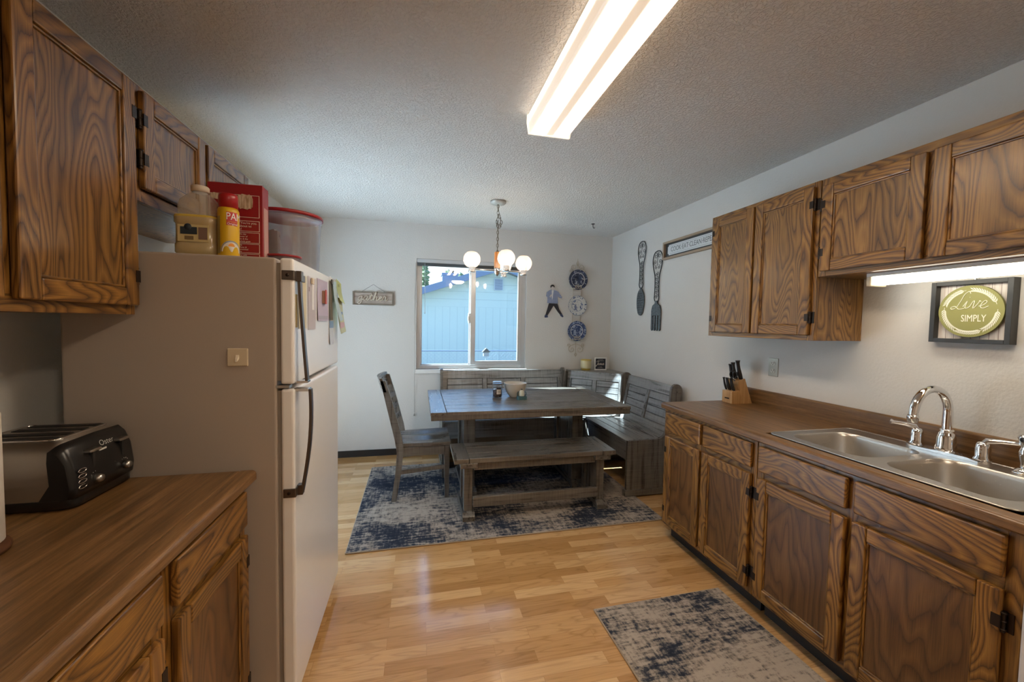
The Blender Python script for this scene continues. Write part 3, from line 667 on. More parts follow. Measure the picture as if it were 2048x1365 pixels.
# small hook in the ceiling
hk = B().tube(crom([(-.495, -.53, H), (-.495, -.53, H - .03), (-.485, -.53, H - .045), (-.475, -.53, H - .035)], 4), .003, 6); hk.lathe([(0, H - .0005), (.018, H - .0005), (.018, H - .004), (0, H - .004)], (-.495, -.53, 0), 14)
tag(part('ceiling_hook', hk, BLACKM), 'small black plant hook screwed into the ceiling near the corner', 'hook')


# ================================================================== RUGS
def rug(name, label, cx, cy, lx, ly, rz, mat):
    t = thing(name, label, 'rug', (cx, cy, 0), rz)
    part('pile', B().box(-lx / 2 + .008, lx / 2 - .008, -ly / 2 + .008, ly / 2 - .008, .0005, .009), mat, t, world=False)
    p = [(-lx / 2 + .006, -ly / 2 + .006, .0045), (lx / 2 - .006, -ly / 2 + .006, .0045), (lx / 2 - .006, ly / 2 - .006, .0045), (-lx / 2 + .006, ly / 2 - .006, .0045)]
    b = B()
    for i in range(4): b.tube([p[i], p[(i + 1) % 4]], .0042, 6)
    part('bound_edge', b, BIND, t, world=False)
rug('area_rug', 'large distressed navy and beige rug under the dining table', -1.562, -1.105, 2.20, 1.49, .004, RUG)
rug('kitchen_runner', 'distressed navy and beige runner mat on the floor in front of the sink', -.985, -3.30, .745, 1.42, .02, RUNNER)

# ================================================================== TABLE, BENCH, CHAIR
def planks_top(parent, x0, x1, y0, y1, z0, z1, bb, n, name='tabletop'):
    """breadboard top: planks along x, end boards along y"""
    g = .0035; b = B(); w = (y1 - y0) / n
    for i in range(n): b.box(x0 + bb + g, x1 - bb - g, y0 + i * w + g * .5, y0 + (i + 1) * w - g * .5, z0, z1, 0)
    b.box(x0, x0 + bb, y0, y1, z0, z1, 1).box(x1 - bb, x1, y0, y1, z0, z1, 1)
    o = part(name, b, [GX, GY], parent, bevel=.0022)
    return o
dt = thing('dining_table', 'weathered grey wooden dining table with plank top and trestle base', 'table', (-1.338, -.95, 0.009))
TX0, TX1, TY0, TY1 = -2.14, -.535, -1.455, -.44
planks_top(dt, TX0, TX1, TY0, TY1, .742, .765, .115, 8)
part('apron_frame', B().box(TX0 + .004, TX1 - .004, TY0 + .004, TY1 - .004, .703, .7415), GX, dt, bevel=.002)
def trestle(parent, xc, y0, y1, ztop, zbase, w, t, capw, label=None, posts=(.0, 1.0), foot_h=.055, panel=True):
    """one trestle end made of foot, two posts with a recessed panel and a top cap"""
    b = B(); ym = (y0 + y1) / 2; L = y1 - y0
    b.box(xc - capw / 2, xc + capw / 2, y0 + .01, y1 - .01, ztop - .035, ztop)
    ft = .05
    b.prism([(y0, zbase), (y0 + .07, zbase), (y0 + .09, zbase + .016), (y1 - .09, zbase + .016), (y1 - .07, zbase), (y1, zbase), (y1, zbase + foot_h - .02), (y1 - .03, zbase + foot_h), (y0 + .03, zbase + foot_h), (y0, zbase + foot_h - .02)], xc - t / 2 - .012, xc + t / 2 + .012, 'x', 1)
    for s in (0, 1):
        yc = y0 + .055 + w / 2 if s == 0 else y1 - .055 - w / 2
        b.box(xc - t / 2, xc + t / 2, yc - w / 2, yc + w / 2, zbase + foot_h - .005, ztop - .03, 2)
    if panel: b.box(xc - t / 2 + .016, xc + t / 2 - .016, y0 + .055 + w, y1 - .055 - w, zbase + foot_h, ztop - .034, 2)
    return part('trestle_leg', b, [GY, GY, GZ], parent, bevel=.003)
trestle(dt, -1.815, -1.195, -.60, .703, .009, .085, .095, .15)
trestle(dt, -.865, -1.195, -.60, .703, .009, .085, .095, .15)
part('stretcher', B().box(-1.77, -.91, -.93, -.87, .14, .235), GX, dt, bevel=.003)
bn = thing('dining_bench', 'backless weathered grey wooden bench in front of the dining table', 'bench', (-1.355, -1.40, .009))
planks_top(bn, -1.978, -.735, -1.600, -1.21, .425, .458, .105, 3, 'seat')
part('apron_rail', B().box(-1.83, -.89, -1.565, -1.54, .362, .4245).box(-1.83, -.89, -1.27, -1.245, .362, .4245), GX, bn, bevel=.002)
trestle(bn, -1.872, -1.612, -1.215, .4245, .009, .055, .062, .125)
trestle(bn, -.842, -1.612, -1.215, .4245, .009, .055, .062, .125)
part('stretcher', B().box(-1.84, -.874, -1.590, -1.555, .100, .172), GX, bn, bevel=.003)
# side chair, facing +x
chr_ = thing('dining_chair', 'weathered grey wooden side chair at the left end of the dining table', 'chair', (-2.19, -.955, .009))
cy0, cy1 = -1.185, -.735
seat = B(); ny, nx = 14, 12
def seat_z(u, v):   # u 0 back..1 front, v -1..1
    dip = -.013 * math.exp(-((abs(v) - .42) / .28) ** 2) * (1 - (2 * u - 1) ** 4)
    return .462 + dip + .006 * u
vs = []; fs = []
for i in range(nx + 1):
    for j in range(ny + 1):
        u = i / nx; v = -1 + 2 * j / ny; hw = .205 + .022 * u; vs.append((-2.375 + .405 * u, (cy0 + cy1) / 2 + v * hw, seat_z(u, v)))
for i in range(nx + 1):
    for j in range(ny + 1): x, y, z = vs[i * (ny + 1) + j]; vs.append((x, y, .435))
o_ = (nx + 1) * (ny + 1)
for i in range(nx):
    for j in range(ny):
        a = i * (ny + 1) + j; fs.append((a, a + 1, a + ny + 2, a + ny + 1)); fs.append((o_ + a, o_ + a + ny + 1, o_ + a + ny + 2, o_ + a + 1))
for i in range(nx): fs.append((i * (ny + 1), (i + 1) * (ny + 1), o_ + (i + 1) * (ny + 1), o_ + i * (ny + 1))); fs.append((i * (ny + 1) + ny, o_ + i * (ny + 1) + ny, o_ + (i + 1) * (ny + 1) + ny, (i + 1) * (ny + 1) + ny))
for j in range(ny): fs.append((j, o_ + j, o_ + j + 1, j + 1)); a = nx * (ny + 1) + j; fs.append((a, a + 1, o_ + a + 1, o_ + a))
seat.add(vs, fs, 0, False); part('seat', seat, GX, chr_, bevel=.004)
for yy in (cy0 + .018, cy1 - .018):
    side = [(-2.430, .009), (-2.390, .009), (-2.352, .25), (-2.338, .44), (-2.352, .52), (-2.425, .80), (-2.475, .965), (-2.512, .965), (-2.475, .80), (-2.405, .50), (-2.388, .40), (-2.400, .22)]
    part('rear_leg', B().prism(side, yy - .018, yy + .018, 'y'), GZ, chr_, bevel=.003)
    part('front_leg', B().hexa([(-2.015, yy - .018, .009), (-1.982, yy - .018, .009), (-1.982, yy + .018, .009), (-2.015, yy + .018, .009)], [(-2.022, yy - .021, .434), (-1.978, yy - .021, .434), (-1.978, yy + .021, .434), (-2.022, yy + .021, .434)]), GZ, chr_, bevel=.002)
    part('apron_rail', B().box(-2.35, -2.02, yy - .011, yy + .011, .365, .434), GX, chr_)
    part('stretcher', B().beam((-2.37, yy, .235), (-1.99, yy, .265), .02, .032), GX, chr_)
part('apron_rail', B().box(-2.012, -1.99, cy0 + .03, cy1 - .03, .365, .434), GY, chr_)
for zz, hh in ((.60, .035), (.69, .035), (.78, .035)):
    xx = -2.352 - (zz - .52) * .265
    b = B(); n = 8
    for q in range(n):
        def cv(v): return -.028 * math.cos(v * PI / 2)
        v0 = -1 + 2 * q / n; v1 = -1 + 2 * (q + 1) / n; m_ = (cy0 + cy1) / 2; hw = .19
        bot = [(xx - .018 + cv(v0), m_ + v0 * hw, zz), (xx + cv(v0), m_ + v0 * hw, zz), (xx + cv(v1), m_ + v1 * hw, zz), (xx - .018 + cv(v1), m_ + v1 * hw, zz)]
        b.hexa(bot, [(p[0] - .27 * hh, p[1], p[2] + hh) for p in bot])
    part('back_slat', b, GY, chr_)
b = B(); n = 10; m_ = (cy0 + cy1) / 2; hw = .225
for q in range(n):
    v0 = -1 + 2 * q / n; v1 = -1 + 2 * (q + 1) / n
    def cx_(v): return -2.468 - .035 * math.cos(v * PI / 2)
    bot = [(cx_(v0) - .022, m_ + v0 * hw, .875), (cx_(v0), m_ + v0 * hw, .875), (cx_(v1), m_ + v1 * hw, .875), (cx_(v1) - .022, m_ + v1 * hw, .875)]
    b.hexa(bot, [(p[0] - .032, p[1], .985) for p in bot])
part('crest_rail', b, GY, chr_, weld=True)

# ------------------------------------------------------------------ corner breakfast nook benches
# local frame: x along the bench, y = 0 at the wall and negative to the front, z up
LEAN0, LEAN1, ZS, ZT = -.135, -.045, .462, .900   # backrest line from the seat to the top
def back_y(z): return LEAN0 + (LEAN1 - LEAN0) * (z - ZS) / (ZT - ZS)
def slab(b, x0, x1, z0, z1, off0, off1, mi):
    q = lambda z, off: back_y(z) + off
    b.hexa([(x0, q(z0, off0), z0), (x1, q(z0, off0), z0), (x1, q(z0, off1), z0), (x0, q(z0, off1), z0)],
           [(x0, q(z1, off0), z1), (x1, q(z1, off0), z1), (x1, q(z1, off1), z1), (x0, q(z1, off1), z1)], mi)
def backrest(t, L, bays):
    st = .045; b = B(); x0, x1 = -L / 2, L / 2
    slab(b, x0, x1, ZT - .085, ZT, -.012, .012, 0); slab(b, x0, x1, ZS + .0, ZS + .085, -.012, .012, 0)
    xs = [x0 + st / 2 + i * (L - st) / bays for i in range(bays + 1)]
    for i, x in enumerate(xs):
        w = st / 2; slab(b, x - w, x + w, ZS + .085, ZT - .085, -.012, .012, 1)
    fr = part('back_frame', b, [GXL, GZL], t, bevel=.0015, world=False)
    b = B()
    for i in range(bays):
        a, c = xs[i] + st / 2 + .006, xs[i + 1] - st / 2 - .006; z0, z1 = ZS + .088, ZT - .088; n = 4
        for j in range(n):
            h0 = z0 + (z1 - z0) * j / n; h1 = z0 + (z1 - z0) * (j + 1) / n; slab(b, a, c, h0 + .0035, h1 - .0035, -.004, .007, 0)
        slab(b, xs[i] + st / 2, xs[i + 1] - st / 2, ZS + .086, ZT - .086, .0075, .011, 1)
    part('back_panel', b, [GXL, GDARK], t, world=False)
def scroll_end(t, x, thick=.028, low=True):
    """shaped bench end: full panel below the seat, scrolled arm above it"""
    p = []
    p += [(-.515, .012), (-.515, .462), (-.24, .466)]
    p += [(-.24 + .085 * math.sin(a), .466 + .085 * (1 - math.cos(a)) * 1.0) for a in (.5, .9, 1.25)]
    p += [(-.150, .58), (-.138, .68), (-.128, .78)]
    # scroll head
    for i in range(11):
        a = PI - i / 10 * PI * 1.12; p.append((-.072 + .052 * math.cos(a), .868 + .058 * math.sin(a)))
    p += [(-.035, .80), (-.030, .62), (-.018, .46), (-.018, .012)]
    b = B().prism(p, x - thick / 2, x + thick / 2, 'x')
    e_ = part('bench_end', b, GZ, t, bevel=.003, world=False)
    part('plinth', B().box(x - thick / 2 - .010, x + thick / 2 + .010, -.53, -.012, .0, .05), GY, e_, world=False, bevel=.002)
    part('bolt_cap', B().lathe([(0, 0), (.006, 0), (.006, .002), (0, .002)], (x - thick / 2 - .0018, -.36, .34), 10, 'x').lathe([(0, 0), (.006, 0), (.006, .002), (0, .002)], (x - thick / 2 - .0018, -.07, .86), 10, 'x').lathe([(0, 0), (.006, 0), (.006, .002), (0, .002)], (x + thick / 2, -.07, .86), 10, 'x'), BLACKM, e_, world=False)
def nook_bench(name, label, L, loc, rz, bays, group=None, ends=(1, 1)):
    t = thing(name, label, 'bench', loc, rz, group)
    backrest(t, L - .03, bays)
    b = B(); n = 4; y0, y1 = -.52, -.145; w = (y1 - y0) / n
    for i in range(n): b.box(-L / 2 + .014, L / 2 - .014, y0 + i * w + .003, y0 + (i + 1) * w - .003, .442, .462)
    part('seat', b, GXL, t, world=False, bevel=.0015)
    b = B().box(-L / 2 + .014, L / 2 - .014, -.505, -.485, .29, .441); b.box(-L / 2 + .014, L / 2 - .014, -.16, -.14, .36, .441)
    part('apron_board', b, GXL, t, world=False)
    for s, on in zip((-1, 1), ends):
        if on: scroll_end(t, s * (L / 2 - .0))
    return t
nook_bench('nook_bench', 'long weathered grey settle bench with plank back under the window', 1.36, (-1.31, -.030, .0092), 0, 3)
nook_bench('nook_bench', 'weathered grey settle bench with plank back along the right wall, nearest the counter', .83, (-.030, -1.010, .0092), -PI / 2, 2)
# corner unit
cu = thing('corner_bench', 'weathered grey corner bench unit with angled plank back and ledge', 'bench', (-.03, -.03, 0))
# world-space geometry: seat fills the corner, backrest runs diagonally
A0, A1 = Vector((-.598, -.135, 0)), Vector((-.135, -.565, 0)); dd_ = (A1 - A0).normalized(); nn_ = Vector((dd_.y, -dd_.x, 0))
if nn_.x > 0: nn_ = -nn_      # points into the room
def dslab(b, s0, s1, z0, z1, o0, o1, mi):
    def q(s, z, o):
        k_ = -.075 * (z - ZS) / (ZT - ZS); p = A0 + dd_ * s + nn_ * (o + k_); return (p.x, p.y, z)
    b.hexa([q(s0, z0, o0), q(s1, z0, o0), q(s1, z0, o1), q(s0, z0, o1)], [q(s0, z1, o0), q(s1, z1, o0), q(s1, z1, o1), q(s0, z1, o1)], mi)
L_ = (A1 - A0).length; b = B(); st = .045
dslab(b, .0, L_, ZT - .085, ZT, -.012, .012, 0); dslab(b, 0, L_, ZS, ZS + .085, -.012, .012, 0)
for s in (st / 2, L_ / 2, L_ - st / 2): dslab(b, s - st / 2, s + st / 2, ZS + .085, ZT - .085, -.012, .012, 1)
GD = greywood('weathered_grey_wood_diagonal', 'x', (.055, .053, .051), (.20, .198, .194), (.34, .338, .33), rot=math.atan2(.43, .463))
part('back_frame', b, [GD, GZL], cu, bevel=.0015)
b = B()
for s0, s1 in ((st, L_ / 2 - st / 2), (L_ / 2 + st / 2, L_ - st)):
    for j in range(4):
        z0 = ZS + .088 + (ZT - ZS - .176) * j / 4; z1 = ZS + .088 + (ZT - ZS - .176) * (j + 1) / 4; dslab(b, s0 + .006, s1 - .006, z0 + .0035, z1 - .0035, -.007, .005, 0)
    dslab(b, s0, s1, ZS + .086, ZT - .086, -.012, -.0075, 1)
part('back_panel', b, [GD, GDARK], cu)
tb0 = A0 - nn_ * .075; tb1 = A1 - nn_ * .075
tb0 = A0 + nn_ * -.060; tb1 = A1 + nn_ * -.060
part('ledge', B().prism([(tb0.x, tb0.y), (tb1.x, tb1.y), (-.004, -.52), (-.004, -.004), (-.55, -.004)], .885, .902, 'z'), GXL, cu, bevel=.002)
part('seat', B().prism([(-.613, -.165), (-.613, -.54), (-.560, -.58), (-.165, -.58), (-.165, -.57), (-.60, -.165)], .442, .462, 'z'), GXL, cu, bevel=.0015)
part('apron_board', B().prism([(-.598, -.535), (-.560, -.568), (-.55, -.56), (-.588, -.527)], .02, .441, 'z'), GZ, cu)
part('corner_post', B().box(-.08, -.03, -.08, -.03, 0, .885).box(-.56, -.52, -.05, -.02, 0, .885).box(-.05, -.02, -.56, -.52, 0, .885), GZ, cu)

# ================================================================== FRIDGE
FY_0, FY_1, FXB, FXD = -2.880, -2.115, -2.700, -2.645
fr = thing('refrigerator', 'off-white top-freezer refrigerator beside the left worktop', 'refrigerator', (-3.0, (FY_0 + FY_1) / 2, 0))
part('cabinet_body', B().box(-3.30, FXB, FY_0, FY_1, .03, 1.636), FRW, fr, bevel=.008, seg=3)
part('kick_grille', B().box(-3.25, -2.70, FY_0 + .02, FY_1 - .02, 0, .0295), BLACKM, fr)
b = B().box(FXB, FXB + .012, FY_0 + .012, FY_1 - .012, .07, 1.18).box(FXB, FXB + .012, FY_0 + .012, FY_1 - .012, 1.215, 1.62)
part('door_gasket', b, GASK, fr)
fz = part('freezer_door', B().box(FXB + .012, FXD, FY_0, FY_1, 1.203, 1.636), [FRD], fr, bevel=.009, seg=3)
fd = part('fridge_door', B().box(FXB + .012, FXD, FY_0, FY_1, .062, 1.187), [FRD], fr, bevel=.009, seg=3)
b = B().box(FXB - .02, FXB + .04, FY_0 + .001, FY_0 + .03, 1.1905, 1.200); part('hinge_plate', b, BRUSH, fr)
part('top_hinge_cover', B().box(FXB - .03, FXB + .03, FY_1 - .06, FY_1 - .01, 1.637, 1.652), FRD, fr, bevel=.004)
def fr_handle(door_, z0, z1, bz, near):
    b = B(); yb = FY_0 - .0015
    b.box(FXD - .036, FXD + .003, yb - .004, yb, bz - .016, bz + .016); b.box(FXD + .0005, FXD + .0045, yb - .004, yb + .032, bz - .016, bz + .016)
    b.box(FXD + .0005, FXD + .020, yb + .020, yb + .046, bz - .018, bz + .018)
    h = part('handle_bracket', b, BRONZE, door_, bevel=.002)
    n = 14; pts = []
    for i in range(n + 1):
        t = i / n; z = z0 + (z1 - z0) * t; bow = near(t); pts.append((FXD + .010 + bow, FY_0 + .032, z))
    b = B()
    for i in range(n): b.beam(pts[i], pts[i + 1], .022, .009, (1, 0, 0))
    part('handle_bar', b, BRONZE, h)
    return h
fr_handle(fz, 1.58, 1.208, 1.578, lambda t: .024 * t ** 1.2)
fr_handle(fd, 1.182, .812, .822, lambda t: .020 + .020 * math.sin(PI * min(1, .25 + t * .75)) - .014 * t)
part('handle_end', B().box(FXD + .001, FXD + .040, FY_0 + .015, FY_0 + .05, 1.205, 1.213), CHROME, fz, bevel=.002)
part('handle_end', B().box(FXD - .02, FXD + .042, FY_0 + .012, FY_0 + .052, 1.176, 1.186), CHROME, fd, bevel=.002)
part('screw', B().lathe([(0, 0), (.006, 0), (.005, -.003), (0, -.003)], (FXD - .018, FY_0 - .0055, 1.578), 12, 'y').lathe([(0, 0), (.006, 0), (.005, -.003), (0, -.003)], (FXD - .018, FY_0 - .0055, .822), 12, 'y'), HING, fr)
# beige switch on the fridge's side
sw = thing('light_switch_magnet', 'square almond toggle switch plate stuck on the side of the refrigerator', 'switch', (-2.815, FY_0, 1.298))
part('plate', B().box(-2.846, -2.784, FY_0 - .007, FY_0 - .0005, 1.268, 1.328), BEIGE, sw, bevel=.003)
part('toggle', B().hexa([(-2.820, FY_0 - .007, 1.292), (-2.810, FY_0 - .007, 1.292), (-2.810, FY_0 - .007, 1.306), (-2.820, FY_0 - .007, 1.306)], [(-2.818, FY_0 - .019, 1.284), (-2.812, FY_0 - .019, 1.284), (-2.812, FY_0 - .017, 1.292), (-2.818, FY_0 - .017, 1.292)]), plain('cream_toggle', (.75, .68, .55), .35), sw)
# papers and magnets
def paper(name, label, cat, y0, y1, z0, z1, col, curl=0, marks=(), off=.0, tilt=0, group=None):
    t = thing(name, label, cat, (FXD, (y0 + y1) / 2, z0), 0, group)
    b = B(); n = 6; M = Matrix.Rotation(tilt, 3, 'X'); c = Vector((0, (y0 + y1) / 2, z1))
    def q(y, z, x): p = M @ (Vector((0, y, z)) - c) + c; return (x, p.y, p.z)
    for i in range(n):
        za, zb_ = z1 + (z0 - z1) * i / n, z1 + (z0 - z1) * (i + 1) / n
        xa, xb_ = FXD + .0012 + off + curl * (i / n) ** 2, FXD + .0012 + off + curl * ((i + 1) / n) ** 2
        b.hexa([q(y0, zb_, xb_), q(y1, zb_, xb_), q(y1, zb_, xb_ + .0008), q(y0, zb_, xb_ + .0008)], [q(y0, za, xa), q(y1, za, xa), q(y1, za, xa + .0008), q(y0, za, xa + .0008)])
    part('sheet', b, plain(name + '_paper', col, .6), t, weld=True)
    for (ma, mb, mc, md, mcol) in marks:
        ya, yb_, zc_, zd = y0 + (y1 - y0) * ma, y0 + (y1 - y0) * mb, z0 + (z1 - z0) * mc, z0 + (z1 - z0) * md
        xo = FXD + .0024 + off + curl * (1 - (mc + md) / 2) ** 2
        part('printed_patch', B().box(xo, xo + .0006, ya, yb_, zc_, zd), plain('print_ink', mcol, .6), t)
    return t
paper('envelope', 'narrow yellow envelope edge behind the freezer handle', 'paper', -2.862, -2.842, 1.40, 1.515, (.55, .40, .12))
paper('letter', 'pale yellow letter with a blue square on the freezer door, nearest the handle', 'paper', -2.828, -2.728, 1.395, 1.590, (.62, .56, .38), 0, ((.05, .45, .70, .84, (.22, .32, .50)), (.1, .45, .86, .97, (.20, .17, .15))))
paper('notice', 'grey-lilac notice with white slips on the freezer door, second from the handle', 'paper', -2.705, -2.590, 1.388, 1.596, (.50, .47, .52), 0, ((.45, .78, .38, .92, (.80, .80, .82)), (.1, .2, .72, .8, (.3, .25, .3))))
paper('greeting_card', 'lilac card with a red clip magnet in the middle of the freezer door', 'paper', -2.560, -2.365, 1.424, 1.603, (.52, .46, .60), .004, ((.05, .95, .03, .12, (.42, .40, .50)),))
paper('photo_strip', 'dark brown photo strip hanging right of the lilac card', 'paper', -2.330, -2.275, 1.427, 1.615, (.16, .13, .09), .006)
paper('flyer', 'pale blue flyer hanging tilted near the far edge of the freezer door', 'paper', -2.285, -2.205, 1.425, 1.618, (.46, .60, .68), .03, (), .008, .10)
paper('calendar_page', 'small blue and white calendar page at the bottom right of the papers', 'paper', -2.330, -2.240, 1.31, 1.423, (.60, .68, .80), .004, ((.0, 1, .7, 1, (.25, .42, .68)),))
st_ = paper('sticky_note', 'yellow-green sticky note curling off the far edge of the freezer door', 'paper', -2.20, -2.065, 1.52, 1.630, (.50, .56, .22), .022, (), .006, -.12)
b = B(); 
text_into(b, 'JANE', .022, lambda x, y, z: (FXD + .0115, -2.152 + x, 1.606 + y), 0, .0003)
part('handwriting', b, BLACKM, st_)
rc = paper('receipt', 'long pale green and yellow receipt hanging off the far edge of the freezer door', 'paper', -2.215, -2.07, 1.362, 1.545, (.56, .60, .40), .018, ((.1, .9, .04, .30, (.62, .42, .48)), (.1, .9, .52, .60, (.22, .36, .58))), .012, .06)
mg = thing('clip_magnet', 'red and tan clip magnet on the lilac card', 'magnet', (FXD + .004, -2.462, 1.505))
part('clip_body', B().box(FXD + .003, FXD + .016, -2.480, -2.440, 1.500, 1.556), plain('tan_wood_clip', (.42, .25, .16), .5), mg, bevel=.002)
part('clip_face', B().box(FXD + .0165, FXD + .019, -2.485, -2.462, 1.498, 1.56), plain('red_print', (.50, .08, .05), .5), mg)
for i, (yy, zz, c, lb) in enumerate(((-2.79, 1.575, (.12, .10, .10), 'small dark square magnet holding the pale yellow letter'), (-2.655, 1.58, (.7, .6, .45), 'small tan magnet above the white slips'), (-2.29, 1.612, (.1, .1, .1), 'small black magnet on the dark photo strip'))):
    tag(part('fridge_magnet', B().box(FXD + .0035, FXD + .011, yy - .014, yy + .014, zz - .012, zz + .012), plain('magnet_plastic', c, .4), bevel=.002), lb, 'magnet')

# ------------------------------------------------------------------ things on the fridge
FT = 1.6365
# oil jug
jg = thing('oil_jug', 'square plastic jug of yellow cooking oil, half empty, on top of the refrigerator', 'bottle', (-2.965, -2.775, FT))
PLT = N('clear_jug_plastic'); PLT.t.nodes.remove(PLT.b); k = PLT
tr = k.n('ShaderNodeBsdfTransparent'); tr.inputs[0].default_value = (.97, .95, .90, 1); df = k.n('ShaderNodeBsdfDiffuse'); df.inputs[0].default_value = (.74, .67, .58, 1); gl = k.n('ShaderNodeBsdfGlossy'); gl.inputs['Roughness'].default_value = .2
m1 = k.n('ShaderNodeMixShader'); m1.inputs[0].default_value = .34; m2 = k.n('ShaderNodeMixShader'); m2.inputs[0].default_value = .10
k.l(tr.outputs[0], m1.inputs[1]); k.l(df.outputs[0], m1.inputs[2]); k.l(m1.outputs[0], m2.inputs[1]); k.l(gl.outputs[0], m2.inputs[2]); k.l(m2.outputs[0], k.out.inputs[0]); PLT = k.m
OIL = plain('yellow_oil', (.66, .50, .09), .25, sss=0.0)
def sq_lathe(b, prof, cx, cy, mi=0, n=28, p=5.0):
    """superelliptic rings: (half width, half depth, z, squareness)"""
    vs = []; fs = []; m = len(prof)
    for (a, c_, z, sq) in prof:
        for q in range(n):
            t = 2 * PI * q / n; ct, st2 = math.cos(t), math.sin(t); e_ = 2 / sq
            vs.append((cx + a * math.copysign(abs(ct) ** e_, ct), cy + c_ * math.copysign(abs(st2) ** e_, st2), z))
    for i in range(m - 1):
        for q in range(n): fs.append((i * n + q, i * n + (q + 1) % n, (i + 1) * n + (q + 1) % n, (i + 1) * n + q))
    b.add(vs, fs, mi, True); b.add(vs, [tuple(range(n))[::-1], tuple(range((m - 1) * n, m * n))], mi); return b
jx, jy = -2.962, -2.785
part('oil', sq_lathe(B(), [(.058, .048, FT + .003, 4), (.061, .052, FT + .012, 5), (.061, .052, FT + .035, 5), (.058, .050, FT + .040, 5), (.058, .050, FT + .105, 5), (.062, .053, FT + .11, 5), (.062, .053, FT + .128, 5), (.060, .052, FT + .134, 5)], jx, jy), OIL, jg)
part('jug', sq_lathe(B(), [(.055, .046, FT + .0005, 4), (.0625, .0535, FT + .010, 5), (.0625, .0535, FT + .036, 5), (.0595, .0515, FT + .041, 5), (.0595, .0515, FT + .104, 5), (.0635, .0545, FT + .109, 5), (.0635, .0545, FT + .124, 5), (.055, .048, FT + .136, 5), (.055, .048, FT + .170, 4), (.052, .045, FT + .186, 3.5), (.036, .032, FT + .208, 2.5), (.024, .022, FT + .216, 2), (.022, .022, FT + .220, 2)], jx + .001, jy), PLT, jg)
part('cap', B().lathe([(0, 0), (.026, 0), (.0265, .016), (.023, .020), (0, .020)], (jx + .001, jy, FT + .221), 24), plain('cream_cap', (.66, .56, .44), .45), jg)
b = B().box(jx - .042, jx + .048, jy - .0535, jy - .0525, FT + .044, FT + .100, 0)
b.box(jx - .034, jx + .014, jy - .0545, jy - .0536, FT + .068, FT + .092, 1); b.lathe([(0, 0), (.011, 0), (.011, .001), (0, .001)], (jx - .012, jy - .0547, FT + .092), 14, 'y', 1)
b.box(jx + .018, jx + .044, jy - .0545, jy - .0536, FT + .052, FT + .092, 2); b.box(jx - .022, jx + .004, jy - .0545, jy - .0536, FT + .050, FT + .062, 3)
part('label', b, [plain('oil_label', (.62, .52, .26), .5), plain('label_navy', (.02, .035, .05), .5), plain('label_brown', (.20, .13, .10), .5), plain('barcode_brown', (.22, .16, .08), .5)], jg)
# cooking spray can
sx_, sy_ = -2.866, -2.812
sc = thing('cooking_spray_can', 'yellow cooking spray can with a red cap on top of the refrigerator', 'spray can', (sx_, sy_, FT))
part('can_body', B().lathe([(0, FT + .0005), (.0300, FT + .0005), (.0315, FT + .004), (.0315, FT + .158), (.028, FT + .166), (0, FT + .168)], (sx_, sy_, 0), 36), plain('spray_yellow', (.68, .42, .015), .35), sc)
part('cap', B().lathe([(0, FT + .166), (.0285, FT + .166), (.0285, FT + .205), (.026, FT + .214), (0, FT + .216)], (sx_, sy_, 0), 32), plain('spray_cap_red', (.36, .012, .015), .3), sc)
def oncyl(r):
    def f(x, y, z): a = -PI / 2 + x / r; return (sx_ + (r + z) * math.cos(a), sy_ + (r + z) * math.sin(a), FT + y)
    return f
b = B()
def cyl_patch(x0, x1, z0, z1, mi, lift=.0004):
    n = 8; f = oncyl(.0316)
    for i in range(n):
        xa, xb_ = x0 + (x1 - x0) * i / n, x0 + (x1 - x0) * (i + 1) / n
        b.add([f(xa, z0, lift), f(xb_, z0, lift), f(xb_, z1, lift), f(xa, z1, lift)], [(0, 1, 2, 3)], mi, True)
cyl_patch(.006, .040, .118, .150, 0); cyl_patch(.006, .040, .105, .117, 0); cyl_patch(-.030, -.014, .01, .135, 1)
# white egg-dish picture
for q in range(20):
    a0 = PI * q / 20; a1 = PI * (q + 1) / 20; f = oncyl(.0316); cx0 = .020
    for rr_, mi, lf in ((.038, 2, .0006), (.033, 3, .0009), (.011, 4, .0012)):
        zc_ = .016 if rr_ > .02 else .034
        b.add([f(cx0, zc_, lf), f(cx0 + rr_ * math.cos(a0) * .85, zc_ + rr_ * math.sin(a0), lf), f(cx0 + rr_ * math.cos(a1) * .85, zc_ + rr_ * math.sin(a1), lf)], [(0, 1, 2)], mi, True)
text_into(b, 'PAM', .036, oncyl(.0316), 5, .0006, sxy=(.62, 1)) if False else None
f_ = oncyl(.0316); text_into(b, 'PAM', .034, lambda x, y, z: f_(x + .030, y + .134, .0012 + z), 5, .0003, sxy=(.75, 1)); text_into(b, 'Original', .010, lambda x, y, z: f_(x + .024, y + .110, .0012 + z), 5, .0002)
part('printed_label', b, [plain('can_red', (.5, .02, .02), .4), plain('can_olive', (.30, .24, .08), .5), plain('plate_grey', (.30, .32, .36), .4), plain('egg_white', (.75, .72, .68), .4), plain('egg_yolk', (.75, .28, .03), .4), plain('can_white', (.8, .78, .75), .4)], sc)
